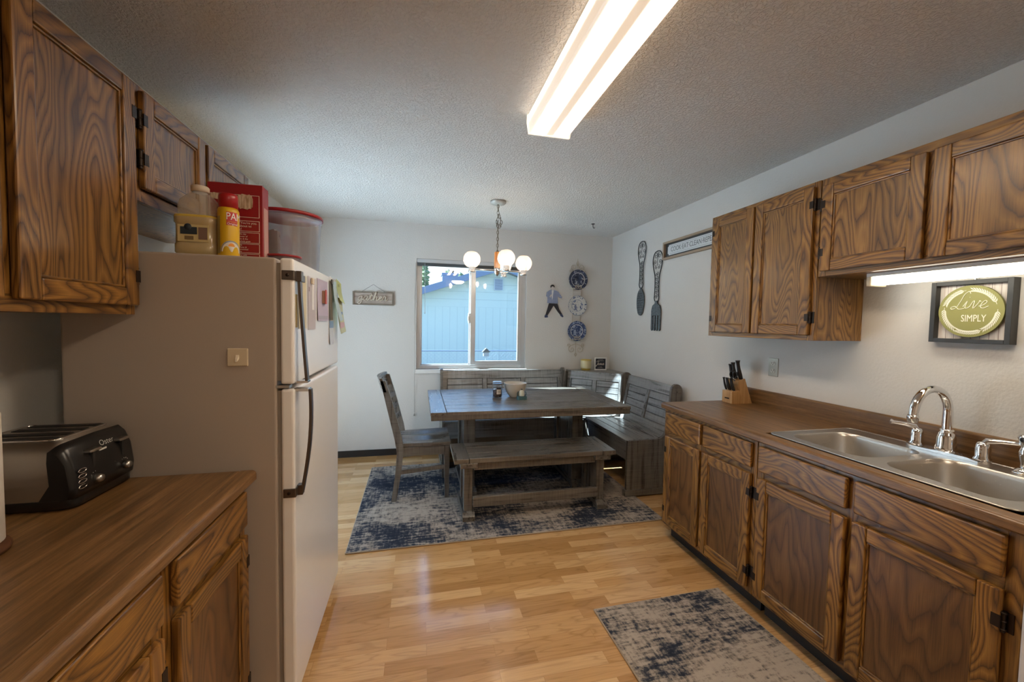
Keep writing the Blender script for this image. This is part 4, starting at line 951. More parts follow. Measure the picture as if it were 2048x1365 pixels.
# cereal box
cb = thing('cereal_box', 'tall red cereal box with white writing on top of the refrigerator', 'box', (-2.85, -2.71, FT))
RED = plain('cereal_red', (.30, .012, .018), .4); cbx0, cbx1, cby0, cby1, cbz = -2.962, -2.787, -2.735, -2.675, FT + .276
part('carton', B().box(cbx0, cbx1, cby0, cby1, FT + .0005, cbz), RED, cb, bevel=.001)
b = B().hexa([(cbx0 + .01, cby0, cbz), (cbx1 - .002, cby0, cbz), (cbx1 - .002, cby0 + .002, cbz), (cbx0 + .01, cby0 + .002, cbz)], [(cbx0 + .012, cby0 + .030, cbz + .010), (cbx1 - .004, cby0 + .030, cbz + .010), (cbx1 - .004, cby0 + .031, cbz + .010), (cbx0 + .012, cby0 + .031, cbz + .010)])
part('top_flaps', b, RED, cb)
b = B(); yf = cby0 - .0012
CRM = plain('cereal_print_cream', (.62, .50, .40), .5); WHT = plain('cereal_print_white', (.80, .72, .66), .5)
def frame2(x0, x1, z0, z1, w=.0014):
    b.box(x0, x1, yf, cby0 - .0002, z0, z0 + w).box(x0, x1, yf, cby0 - .0002, z1 - w, z1).box(x0, x0 + w, yf, cby0 - .0002, z0, z1).box(x1 - w, x1, yf, cby0 - .0002, z0, z1)
xl_, xr_ = cbx0 + .060, cbx1 - .010
frame2(cbx0 + .006, xr_, FT + .158, FT + .238)
for z0, z1, lines, sz in ((.108, .146, ("OOD, You're you.", "we're about to", "the day!"), .0115), (.066, .104, ("Conquer the day", "with the power of", "strawberries & the", "power of whole grain"), .0075), (.030, .063, ("I have 100%", "Whole Wheat &", "all taste cemented", "to your day"), .0078), (.002, .027, ("This fiber me with", "16 layers of", "awesomeness"), .0072)):
    frame2(xl_, xr_, FT + z0, FT + z1)
    for i, s in enumerate(lines):
        zz = FT + z1 - (z1 - z0) * (i + .75) / (len(lines) + .4)
        text_into(b, s, sz, lambda x, y, z, zz=zz: (xl_ + .010 + x, yf - .0003 - z, zz + y), 0, .0002, 'LEFT')
part('printed_text', b, WHT, cb)
b = B().box(cbx1 + .0003, cbx1 + .0012, cby0 + .010, cby1 - .010, FT + .02, FT + .20)
text_into(b, 'CEREAL', .03, lambda x, y, z: (cbx1 + .0016, -2.705 - y, FT + .11 + x), 0, .0002) if False else None
part('side_panel_print', b, plain('cereal_side_print', (.52, .30, .26), .5), cb)
BISC = N('biscuit_print'); BISC.set(col=BISC.ramp(BISC.noise(BISC.coord((160, 160, 30)), 1, 3), [(.35, (.40, .27, .16)), (.6, (.68, .56, .42))]), rough=.6)
for (cx_0, cz_0, w_, h_) in ((cbx0 + .118, FT + .214, .026, .026), (cbx0 + .026, FT + .228, .018, .011), (cbx0 + .055, FT + .208, .012, .014)):    # plain biscuit shapes, no character
    pts = []
    for q in range(26):
        a = 2 * PI * q / 26; e_ = .55; r_ = 1 + .07 * math.sin(q * 2.9)
        pts.append((cx_0 + w_ * r_ * math.copysign(abs(math.cos(a)) ** e_, math.cos(a)), cz_0 + h_ * r_ * math.copysign(abs(math.sin(a)) ** e_, math.sin(a))))
    part('biscuit_picture', B().prism(pts, cby0 - .0016, cby0 - .0003, 'y'), BISC.m, cb)
# round clear tub with red lid
RTUB = N('cloudy_clear_plastic'); RTUB.t.nodes.remove(RTUB.b); k = RTUB
tr = k.n('ShaderNodeBsdfTransparent'); tr.inputs[0].default_value = (.93, .94, .97, 1); df = k.n('ShaderNodeBsdfDiffuse'); df.inputs[0].default_value = (.72, .72, .76, 1); gl = k.n('ShaderNodeBsdfGlossy'); gl.inputs['Roughness'].default_value = .15
m1 = k.n('ShaderNodeMixShader'); m1.inputs[0].default_value = .16; m2 = k.n('ShaderNodeMixShader'); m2.inputs[0].default_value = .10
k.l(tr.outputs[0], m1.inputs[1]); k.l(df.outputs[0], m1.inputs[2]); k.l(m1.outputs[0], m2.inputs[1]); k.l(gl.outputs[0], m2.inputs[2]); k.l(m2.outputs[0], k.out.inputs[0]); RTUB = k.m
LIDR = plain('red_lid', (.34, .015, .02), .35)
ux, uy = -2.800, -2.40
tu = thing('storage_tub', 'large clear round tub with a red lid on top of the refrigerator', 'container', (ux, uy, FT))
part('tub', B().lathe([(0, FT + .0008), (.118, FT + .0008), (.126, FT + .012), (.134, FT + .215), (.138, FT + .22), (.1375, FT + .236), (.134, FT + .236), (.130, FT + .215), (.122, FT + .014), (0, FT + .006)], (ux, uy, 0), 48), RTUB, tu)
part('lid', B().lathe([(0, FT + .247), (.118, FT + .247), (.122, FT + .252), (.142, FT + .252), (.144, FT + .248), (.143, FT + .238), (.1385, FT + .238), (.1385, FT + .243), (0, FT + .243)], (ux, uy, 0), 48), LIDR, tu)
b = B(); n = 10
for i in range(n):   # tan speckled snack bag pressed against the tub wall
    a0 = -2.55 + i * .095; a1 = a0 + .095; r = .1215; z0, z1 = FT + .055, FT + .155 + .01 * math.sin(i)
    b.add([(ux + r * math.cos(a0), uy + r * math.sin(a0), z0), (ux + r * math.cos(a1), uy + r * math.sin(a1), z0), (ux + (r + .004) * math.cos(a1), uy + (r + .004) * math.sin(a1), z1), (ux + (r + .004) * math.cos(a0), uy + (r + .004) * math.sin(a0), z1),
           (ux + (r - .03) * math.cos(a0), uy + (r - .03) * math.sin(a0), z0), (ux + (r - .03) * math.cos(a1), uy + (r - .03) * math.sin(a1), z0), (ux + (r - .03) * math.cos(a1), uy + (r - .03) * math.sin(a1), z1), (ux + (r - .03) * math.cos(a0), uy + (r - .03) * math.sin(a0), z1)],
          [(0, 1, 2, 3), (4, 7, 6, 5), (3, 2, 6, 7), (0, 4, 5, 1), (0, 3, 7, 4), (1, 5, 6, 2)])
SNK = N('snack_tan'); SNK.set(col=SNK.ramp(SNK.noise(SNK.coord((40, 40, 40)), 1, 3), [(.33, (.08, .03, .03)), (.4, (.50, .40, .33)), (1, (.62, .52, .44))]), rough=.7)
tag(part('snack_pack', b, SNK.m, weld=True), 'tan speckled pack seen through the wall of the big round tub', 'pack')
vx, vy = -2.745, -2.645
tv = thing('food_container', 'small round container with a red lid in front of the big round tub', 'container', (vx, vy, FT))
part('bowl', B().lathe([(0, FT + .0008), (.048, FT + .0008), (.058, FT + .028), (.060, FT + .030), (.057, FT + .030), (.046, FT + .004), (0, FT + .003)], (vx, vy, 0), 32), RTUB, tv)
part('lid', B().lathe([(0, FT + .036), (.05, FT + .036), (.053, FT + .039), (.0635, FT + .038), (.064, FT + .031), (0, FT + .031)], (vx, vy, 0), 32), LIDR, tv)

# ================================================================== LEFT WORKTOP: TOASTER, PAPER TOWELS
ZC = .914
to = thing('toaster', 'brushed steel four-slice toaster with a black control end', 'toaster', (-3.245, -2.995, ZC))
tx0, tx1, ty0, ty1 = -3.385, -3.105, -3.128, -2.892
def loft(b, rings, mi=0, sm=True, cap=True):
    n = len(rings[0]); vs = [p for r in rings for p in r]; fs = []
    for i in range(len(rings) - 1):
        for j in range(n): fs.append((i * n + j, i * n + (j + 1) % n, (i + 1) * n + (j + 1) % n, (i + 1) * n + j))
    b.add(vs, fs, mi, sm)
    if cap: b.add(vs, [tuple(range(n))[::-1], tuple(range((len(rings) - 1) * n, len(rings) * n))], mi)
    return b
def rr3(x0, x1, y0, y1, r, z): return [(p[0], p[1], z) for p in rrect(x0, x1, y0, y1, r, 6)]
BST = N('toaster_brushed_steel'); nn = BST.noise(BST.coord((300, 10, 300), False), 1, 2, .6); BST.set(col=(.44, .41, .37), metal=1.0, rough=BST.math('MULTIPLY_ADD', nn, .2, .26)); BST = BST.m
part('base', loft(B(), [rr3(tx0 + .012, tx1 - .012, ty0 + .012, ty1 - .012, .03, ZC + .001), rr3(tx0, tx1, ty0, ty1, .035, ZC + .008), rr3(tx0, tx1, ty0, ty1, .035, ZC + .030)]), BLACK, to)
sh = loft(B(), [rr3(tx0 + .002, tx1 - .03, ty0 + .002, ty1 - .002, .03, ZC + .0305), rr3(tx0 + .002, tx1 - .028, ty0 + .001, ty1 - .001, .03, ZC + .09), rr3(tx0 + .006, tx1 - .03, ty0 + .006, ty1 - .006, .03, ZC + .148), rr3(tx0 + .014, tx1 - .034, ty0 + .016, ty1 - .016, .03, ZC + .172), rr3(tx0 + .030, tx1 - .045, ty0 + .034, ty1 - .034, .03, ZC + .184)])
part('steel_shell', sh, BST, to)
# black control end (faces the room), profile sweeps out at its foot
pts = [(tx1 - .075, ZC + .030), (tx1, ZC + .030), (tx1 + .004, ZC + .06), (tx1 - .004, ZC + .12), (tx1 - .018, ZC + .160), (tx1 - .034, ZC + .1765), (tx1 - .040, ZC + .172), (tx1 - .042, ZC + .13), (tx1 - .052, ZC + .07)]
b = B()
for (y0, y1, sc_) in ((ty0 + .001, ty1 - .001, 1),):
    rings = []
    for u, ins in ((0, .014), (.02, .004), (.06, 0), (.5, -.004), (.94, 0), (.98, .004), (1, .014)):
        y = y0 + (y1 - y0) * u; rings.append([(p[0] - ins * (1 if p[0] > tx1 - .045 else 0), y, p[1] - (ins if p[1] > ZC + .15 else 0)) for p in pts])
    loft(b, rings, 0, True)
part('control_panel', b, BLACK, to)
for ys in (ty0 + .045, ty0 + .092, ty1 - .092, ty1 - .045):
    part('bread_slot', B().box(tx0 + .05, tx1 - .066, ys - .012, ys + .012, ZC + .1845, ZC + .186), plain('slot_dark', (.01, .008, .007), .6), to)
part('top_trim', B().tube([(p[0], p[1], ZC + .184) for p in rrect(tx0 + .034, tx1 - .050, ty0 + .026, ty1 - .026, .02, 5)], .0028, 6, closed=True), CHROME, to)
for yk in (ty0 + .070, ty1 - .055):
    lx_ = tx1 - .010
    part('lever', B().box(lx_ - .006, lx_ + .018, yk - .020, yk + .020, ZC + .138, ZC + .146), BRUSH, to, bevel=.003)
    part('lever_slot', B().box(tx1 - .006, tx1 + .0015, yk - .004, yk + .004, ZC + .075, ZC + .136), BLACKM, to)
    part('browning_knob', B().lathe([(0, .020), (.009, .019), (.0115, .012), (.012, .0), (0, 0)], (tx1 + .001, yk, ZC + .062), 20, 'x'), BRUSH, to)
    b = B()
    for q in range(11):
        a = PI * (.9 - .8 * q / 10) if False else PI * (1.15 - 1.3 * q / 10); b.box(tx1 + .001, tx1 + .0035, yk + .020 * math.cos(a) - .0008, yk + .020 * math.cos(a) + .0008, ZC + .062 + .020 * math.sin(a) - .0008, ZC + .062 + .020 * math.sin(a) + .0008)
    part('dial_dots', b, WHITE, to)
for i in range(4):
    for yk in (ty0 + .026,):
        zz = ZC + .100 - i * .0145; pr = [(yk + .013 * math.cos(a), zz + .0052 * math.sin(a)) for a in [q / 16 * 2 * PI for q in range(16)]]
        part('push_button', B().tube([(tx1 + .0035 - .001 * i * 0, p[0], p[1]) for p in pr], .0012, 6, closed=True).prism([(p[0] * .9 + yk * .1, p[1] * .9 + zz * .1) for p in pr], tx1 - .002, tx1 + .003, 'x', 1), [CHROME, BLACK], to)
for yk in (ty0 + .105, ty1 - .095):
    part('push_button', B().tube([(tx1 + .003, yk + .008 * math.cos(a), ZC + .078 + .006 * math.sin(a)) for a in [q / 14 * 2 * PI for q in range(14)]], .001, 5, closed=True), CHROME, to)
b = B(); text_into(b, 'Oster', .022, lambda x, y, z: (tx1 - .0065 - y * .35, ty0 + .128 + x, ZC + .150 + y), 0, .0008)
b.box(tx1 - .0045, tx1 - .0025, ty0 + .095, ty0 + .122, ZC + .131, ZC + .136); part('logo', b, WHITE, to)
b = B(); lx0 = -3.30
b.tube([(lx0 + .022 * math.cos(a), ty0 - .001, ZC + .098 + .009 * math.sin(a)) for a in [q / 20 * 2 * PI for q in range(20)]], .0013, 6, 1, closed=True)
b.prism([(lx0 + .021 * math.cos(a), ZC + .098 + .0085 * math.sin(a)) for a in [q / 20 * 2 * PI for q in range(20)]], ty0 - .001, ty0 + .002, 'y', 0)
text_into(b, 'Oster', .011, lambda x, y, z: (lx0 + x, ty0 - .0015 - z, ZC + .098 + y), 1, .0003); part('logo_badge', b, [BLACK, WHITE], to)
# paper towels
pt = thing('paper_towel_holder', 'paper towel roll on an upright wooden stand at the left edge of the view', 'paper towel holder', (-3.170, -3.335, ZC))
part('base', B().lathe([(0, ZC + .0005), (.078, ZC + .0005), (.080, ZC + .008), (.076, ZC + .016), (0, ZC + .016)], (-3.170, -3.335, 0), 40), plain('walnut_base', (.10, .04, .018), .4), pt)
part('pole', B().lathe([(0, ZC + .016), (.008, ZC + .016), (.008, 1.225), (.013, 1.235), (.016, 1.25), (.010, 1.264), (0, 1.268)], (-3.170, -3.335, 0), 20), BLACK, pt)
TOW = N('paper_towel'); TOW.set(col=(.70, .655, .60), rough=.95); TOW.bump(TOW.noise(TOW.coord((160, 160, 160), False), 1, 2), .4, .002)
part('roll', B().lathe([(.02, ZC + .018), (.066, ZC + .018), (.070, ZC + .022), (.070, 1.212), (.066, 1.217), (.02, 1.217)], (-3.170, -3.335, 0), 48), TOW.m, pt)

# ================================================================== RIGHT WORKTOP: KNIFE BLOCK, OUTLET
KB = N('knife_block_wood'); KB.set(col=KB.ramp(KB.noise(KB.coord((60, 60, 4)), 1, 3, .6), [(.3, (.36, .19, .07)), (.7, (.55, .33, .145))]), rough=.45)
kb = thing('knife_block', 'light wooden knife block with black-handled knives by the backsplash', 'knife block', (-.105, -2.105, ZC), 0)
# profile in (x, z), leaning to the room (-x); width along y
ky0, ky1 = -2.150, -2.062
part('block', B().prism([(-.036, ZC + .0005), (-.110, ZC + .0005), (-.148, ZC + .128), (-.150, ZC + .152), (-.100, ZC + .170)], ky0, ky1, 'y'), KB.m, kb, bevel=.002)
part('front_block', B().prism([(-.111, ZC + .0005), (-.196, ZC + .0005), (-.196, ZC + .083), (-.136, ZC + .089)], ky0, ky1, 'y'), KB.m, kb, bevel=.002)
part('badge', B().box(-.1965, -.1975, -2.125, -2.087, ZC + .030, ZC + .038), HING, kb)
def knife(x, y, z, L, r, dirv, lab):
    t = thing('kitchen_knife', lab, 'knife', (x, y, z - .02), 0, 'knives in the knife block')
    d = Vector(dirv).normalized(); a = Vector((x, y, z)) 
    b = B(); n = 8; P = [a + d * L * q / n for q in range(n + 1)]
    rs = [r * (1 + .22 * math.sin(q / n * 2 * PI) * .6 + (.25 if q == n else 0)) for q in range(n + 1)]
    P = [p + Vector((-.004 * math.sin(q / n * PI), 0, 0)) for q, p in enumerate(P)]
    part('handle', b.tube(P, rs, 10), BLACK, t); part('bolster', B().tube([a - d * .012, a], [r * .8, r * .9], 10), BRUSH, t)
dl = (-.27, 0, 1)
KN = ('first', 'second', 'third', 'fourth', 'fifth')
for i in range(5): knife(-.172 + .006 * (i % 2), -2.070 - i * .0175, ZC + .089, .085, .0068, (-.30, 0, 1), 'small black-handled steak knife, %s from the window side in the low front row' % KN[i])
for (x, y, L, r, lb) in ((-.128, -2.075, .098, .0105, 'black-handled knife at the left of the upper row of the knife block'), (-.126, -2.100, .112, .012, 'large black-handled knife in the middle of the upper row of the knife block'), (-.118, -2.135, .128, .0125, 'tallest black-handled knife at the right of the knife block')):
    knife(x, y, ZC + .166, L, r, (-.26, 0, 1), lb)
sci = thing('kitchen_scissors', 'black-handled kitchen scissors with a steel pivot in the knife block', 'scissors', (-.15, -2.118, ZC + .15))
b = B()
for dy in (-.014, .014): b.tube([(-.158 - .012 * math.cos(a) * .4, -2.112 + dy + .012 * math.cos(a), ZC + .192 + .022 * math.sin(a)) for a in [q / 14 * 2 * PI for q in range(14)]], .0042, 7, closed=True)
part('grip', b, BLACK, sci); part('pivot', B().lathe([(0, -.003), (.008, -.002), (.008, .003), (0, .003)], (-.160, -2.116, ZC + .166), 14, 'x').beam((-.150, -2.116, ZC + .15), (-.157, -2.116, ZC + .172), .010, .004, (1, 0, 0)), BRUSH, sci)
ol = thing('wall_outlet', 'stainless double socket plate on the right wall behind the knife block', 'outlet', (0, -2.272, 1.115))
part('plate', B().box(-.0055, -.0002, -2.308, -2.236, 1.115, 1.232), plain('outlet_plate', (.45, .42, .36), .35, .6), ol, bevel=.003)
for zz in (1.150, 1.197):
    fc = part('socket_face', B().prism([(-2.272 + .017 * math.cos(a), zz + .0145 * math.sin(a)) for a in [q / 18 * 2 * PI for q in range(18)]], -.0075, -.0056, 'x'), plain('socket_ivory', (.60, .56, .48), .4), ol)
    part('socket_slots', B().box(-.0082, -.0076, -2.281, -2.278, zz - .001, zz + .009).box(-.0082, -.0076, -2.266, -2.263, zz - .001, zz + .008).lathe([(0, 0), (.0028, 0), (.0028, .0006), (0, .0006)], (-.0082, -2.272, zz - .0075), 8, 'x'), BLACKM, fc)

# ================================================================== BACK WALL DECOR
# 'gather' plank sign
gs = thing('wall_sign', 'small wooden plank sign with the raised word gather hanging on the back wall', 'sign', (-2.69, -.02, 1.588))
GW = N('driftwood_board'); GW.set(col=GW.ramp(GW.noise(GW.coord((6, 60, 60)), 1, 3), [(.3, (.30, .24, .20)), (.7, (.47, .39, .33))]), rough=.8); GWF = plain('driftwood_frame', (.19, .155, .12), .8)
gx0, gx1, gz0, gz1 = -2.890, -2.486, 1.590, 1.728
b = B()
for i in range(3): h_ = (gz1 - gz0 - .02) / 3; b.box(gx0 + .01, gx1 - .01, -.012, -.003, gz0 + .01 + i * h_ + .001, gz0 + .01 + (i + 1) * h_ - .001)
part('boards', b, GW.m, gs)
b = B().box(gx0, gx0 + .014, -.020, -.002, gz0, gz1).box(gx1 - .014, gx1, -.020, -.002, gz0, gz1).box(gx0 + .014, gx1 - .014, -.020, -.002, gz0, gz0 + .014).box(gx0 + .014, gx1 - .014, -.020, -.002, gz1 - .014, gz1)
part('frame', b, GWF, gs)
sc_ = .29 / word_w('gather'); b = B(); cursive(b, 'gather', -2.690 - .150, 1.638, sc_ * 1.0, lambda u, w, d: (u, -.016 - d, w), .0062)
part('lettering', b, plain('raised_letters', (.56, .48, .38), .7), gs)
part('hanger_cord', B().tube([(-2.80, -.008, gz1), (-2.689, -.006, 1.803), (-2.575, -.008, gz1)], .0015, 5), BLACKM, gs)
# blind raised at the window head, with wand and cord
bl = thing('window_blind', 'raised slim blind with a grey headrail at the top of the window', 'blind', (-1.65, .015, 2.0))
part('headrail', B().box(WX0 + .004, WX1 - .004, -.004, .030, 2.055, 2.094), VINYL, bl, bevel=.003)
b = B()
for i in range(6): b.box(WX0 + .008, WX1 - .008, 0, .026, 2.022 + i * .0055, 2.0245 + i * .0055)
part('slat_stack', b, plain('blind_slats_dark', (.13, .135, .14), .5), bl)
part('wand', B().tube([(-2.168, -.008, 2.05), (-2.166, -.008, 1.53)], .003, 6).lathe([(0, 0), (.006, .004), (.005, .018), (0, .02)], (-2.166, -.008, 1.512), 8), plain('clear_wand', (.50, .56, .60), .2), bl)
part('pull_cord', B().tube(crom([(-2.262, -.006, 2.05), (-2.272, -.006, 1.5), (-2.266, -.026, .94), (-2.270, -.024, .86), (-2.268, -.006, .45)], 6), .0018, 5).lathe([(0, .03), (.004, .02), (.009, 0), (0, -.002)], (-2.27, -.009, .415), 8), plain('cord_grey', (.40, .38, .35), .7), bl)
# generic dancing figure clock
FG = thing('wall_figure', 'flat cut-out figure in a blue checked jacket and dark trousers on the back wall', 'wall decoration', (-.72, -.01, 1.50))
SKN = plain('figure_skin', (.62, .56, .52), .5); 
k = N('blue_check_print'); v = k.coord(rnd=False); sp3 = k.n('ShaderNodeSeparateXYZ'); k.l(v, sp3.inputs[0])
ca = k.math('LESS_THAN', k.math('FRACT', k.math('MULTIPLY', sp3.outputs['X'], 62)), .3); cb_ = k.math('LESS_THAN', k.math('FRACT', k.math('MULTIPLY', sp3.outputs['Z'], 62)), .3)
k.set(col=k.mix(k.math('MAXIMUM', ca, cb_), (.09, .14, .30), (.42, .46, .58)), rough=.5); CHK = k.m
Y0, Y1 = -.012, -.003
part('trousers', B().prism([(-.775, 1.672), (-.678, 1.668), (-.655, 1.60), (-.618, 1.545), (-.634, 1.528), (-.668, 1.565), (-.722, 1.638), (-.760, 1.575), (-.795, 1.520), (-.815, 1.530), (-.795, 1.60)], Y0, Y1, 'y'), plain('figure_dark_cloth', (.025, .025, .035), .5), FG)
part('jacket', B().prism([(-.800, 1.665), (-.672, 1.662), (-.676, 1.745), (-.632, 1.722), (-.622, 1.738), (-.672, 1.800), (-.715, 1.815), (-.765, 1.817), (-.805, 1.79), (-.812, 1.745), (-.795, 1.725)], Y0 - .001, Y1, 'y'), CHK, FG)
part('shirt', B().prism([(-.752, 1.813), (-.725, 1.813), (-.735, 1.74), (-.742, 1.70), (-.748, 1.74)], Y0 - .003, Y0 - .0012, 'y'), plain('figure_white_cloth', (.7, .7, .7), .5), FG)
part('head', B().prism([(-.740 + .017 * math.cos(a), 1.838 + .024 * math.sin(a)) for a in [q / 16 * 2 * PI for q in range(16)]], Y0 - .002, Y1, 'y'), SKN, FG)
part('hair', B().prism([(-.760, 1.838), (-.764, 1.862), (-.748, 1.876), (-.728, 1.874), (-.716, 1.858), (-.722, 1.842), (-.730, 1.856), (-.750, 1.856)], Y0 - .004, Y1, 'y'), BLACKM, FG)
part('hand', B().prism([(-.775, 1.74), (-.758, 1.765), (-.748, 1.760), (-.762, 1.728)], Y0 - .004, Y0 - .0012, 'y').prism([(-.632, 1.722), (-.622, 1.738), (-.604, 1.716), (-.612, 1.710)], Y0 - .001, Y1, 'y'), SKN, FG)
part('shoe', B().prism([(-.820, 1.532), (-.792, 1.522), (-.788, 1.500), (-.822, 1.497), (-.828, 1.51)], Y0 - .002, Y1, 'y'), plain('shoe_blue', (.05, .08, .18), .4), FG)
part('shoe', B().prism([(-.640, 1.538), (-.618, 1.545), (-.600, 1.515), (-.608, 1.505), (-.636, 1.520)], Y0 - .002, Y1, 'y'), plain('shoe_blue2', (.05, .08, .18), .4), FG)
# plate rack and three plates
PRX = -.438
rk = thing('plate_rack', 'tall beige scrolled wire plate rack on the back wall near the corner', 'plate rack', (PRX, -.01, 1.06))
WIRE = plain('cream_wire', (.50, .44, .34), .5, .2)
def spiral(cx, cz, r0, turns, a0, sgn, y=-.008, n=22, r1=.1):
    return [(cx + (r0 * (1 - q / n) + r0 * r1 * q / n) * math.cos(a0 + sgn * turns * 2 * PI * q / n), y, cz + (r0 * (1 - q / n) + r0 * r1 * q / n) * math.sin(a0 + sgn * turns * 2 * PI * q / n)) for q in range(n + 1)]
b = B(); wr = .0030
for dx in (-.052, .052): b.tube([(PRX + dx, -.006, 1.23), (PRX + dx, -.006, 2.06)], wr * .8, 6)
for s in (-1, 1):
    b.tube([(PRX, -.008, 2.03)] + spiral(PRX + s * .045, 2.085, .040, 1.35, -PI / 2, s), wr, 6)
    b.tube(spiral(PRX + s * .085, 2.045, .024, 1.3, PI / 2, s), wr, 6)
    b.tube(crom([(PRX, -.008, 2.10), (PRX + s * .012, -.008, 2.13), (PRX, -.008, 2.16)], 4), wr, 6)
    b.tube([(PRX, -.008, 1.20)] + spiral(PRX + s * .048, 1.135, .048, 1.35, PI / 2, -s), wr, 6)
    b.tube(spiral(PRX + s * .090, 1.180, .026, 1.3, -PI / 2, -s), wr, 6)
    b.tube(crom([(PRX, -.008, 1.09), (PRX + s * .014, -.008, 1.075), (PRX, -.008, 1.05)], 4), wr, 6)
b.tube([(PRX, -.008, 2.0), (PRX, -.008, 2.185)], wr, 6).tube([(PRX, -.008, 1.05), (PRX, -.008, 1.24)], wr, 6)
part('scroll_frame', b, WIRE, rk)
PZ = (1.942, 1.645, 1.350)
for z in PZ:
    b = B(); zb_ = z - .098
    b.tube(crom([(PRX - .085, -.012, zb_), (PRX - .085, -.040, zb_ - .004), (PRX - .03, -.044, zb_), (PRX + .03, -.044, zb_), (PRX + .085, -.040, zb_ - .004), (PRX + .085, -.012, zb_)], 5), wr, 6)
    for s in (-1, 1): b.tube([(PRX, -.045, zb_)] + spiral(PRX + s * .022, zb_ + .022, .020, 1.1, -PI / 2, s, -.045, 16), wr * .9, 6)
    b.tube([(PRX, -.045, zb_), (PRX, -.045, zb_ + .05)], wr * .9, 6)
    if z != PZ[1]: part('plate_hook', b, WIRE, rk)
def plate(name_mat, ground, figure, ringcol, rings, dens, z, label):
    k = N(name_mat); v = k.coord(rnd=False); ln = k.n('ShaderNodeVectorMath', operation='LENGTH')
    mpp = k.n('ShaderNodeMapping'); mpp.inputs['Scale'].default_value = (1, 0, 1); k.l(v, mpp.inputs[0]); k.l(mpp.outputs[0], ln.inputs[0]); rad = ln.outputs['Value']
    f = k.noise(k.coord((1, 1, 1), False), 34, 3, .6, 1.2)
    pat = k.math('GREATER_THAN', f, dens)
    inner = k.math('LESS_THAN', rad, .072); rimz = k.math('GREATER_THAN', rad, .088)
    zone = k.math('MAXIMUM', inner, rimz)
    c = k.mix(k.math('MULTIPLY', pat, zone), ground, figure)
    for (a, w) in rings:
        c = k.mix(k.math('LESS_THAN', k.math('ABSOLUTE', k.math('SUBTRACT', rad, a)), w), c, ringcol)
    k.set(col=c, rough=.15, coat=.4)
    t = thing('decorative_plate', label, 'plate', (PRX, -.030, z))
    part('plate_dish', B().lathe([(0, -.006), (.055, -.006), (.072, -.010), (.112, -.024), (.116, -.022), (.113, -.018), (.072, -.002), (.055, 0), (0, 0)], (PRX, -.016, z), 48, 'y'), k.m, t)
    return t
NV = (.022, .032, .075); WH = (.60, .60, .60)
plate('navy_plate_glaze', NV, (.42, .45, .52), WH, ((.080, .003),), .60, PZ[0], 'navy plate with a white ring, topmost of the three on the rack')
plate('white_floral_plate_glaze', (.58, .58, .56), (.07, .10, .20), (.25, .29, .38), ((.066, .0022), (.112, .0016)), .555, PZ[1], 'white plate with blue flowers, middle of the three on the rack')
plate('blue_floral_plate_glaze', (.030, .055, .15), (.26, .32, .46), WH, ((.074, .0028),), .52, PZ[2], 'blue plate with pale flowers, lowest of the three on the rack')
# ledge items
pz = .902
pp = thing('plant_pot', 'empty yellow ribbed ceramic pot on the corner bench ledge', 'pot', (-.345, -.10, pz))
YEL = N('yellow_glaze'); v = YEL.coord(rnd=False); sp4 = YEL.n('ShaderNodeSeparateXYZ'); YEL.l(v, sp4.inputs[0])
YEL.set(col=YEL.ramp(sp4.outputs['Z'], [(0, (.58, .42, .06)), (.018, (.60, .44, .08)), (.024, (.66, .60, .36)), (.105, (.68, .62, .38)), (.112, (.62, .48, .14))]), rough=.35)
pr = [(0, pz + .0005), (.050, pz + .0005), (.054, pz + .018), (.058, pz + .024)]
for i in range(9): pr += [(.0615, pz + .029 + i * .0088), (.0598, pz + .033 + i * .0088)]
pr += [(.0625, pz + .112), (.0625, pz + .122), (.057, pz + .122), (.052, pz + .02), (0, pz + .018)]
part('pot_body', B().lathe(pr, (-.345, -.10, 0), 40), YEL.m, pp)
js = thing('desk_sign', 'small white-framed black sign reading Jesus on the corner bench ledge', 'sign', (-.175, -.125, pz), -.10)
part('frame', B().box(-.072, .072, 0, .022, 0, .145).box(-.072, -.060, -.004, 0, 0, .145).box(.060, .072, -.004, 0, 0, .145).box(-.06, .06, -.004, 0, 0, .012).box(-.06, .06, -.004, 0, .133, .145), WHITE, js, world=False)
part('face', B().box(-.060, .060, -.0012, 0, .012, .133), plain('sign_navy_black', (.012, .016, .03), .5), js, world=False)
b = B(); sj = .095 / word_w('Jesus'); cursive(b, 'Jesus', -.052, .060, sj, lambda u, w, d: (u, -.0015 - d, w), .0021)
for s_, zz, sz in (('You can trust', .120, .0105), ('in the goodness of', .108, .0105), ('no matter', .038, .009), ('the circumstances', .026, .009)):
    text_into(b, s_, sz, lambda x, y, z, zz=zz: (x, -.0014 - z, zz + y), 0, .0002)
part('lettering', b, WHT, js, world=False)

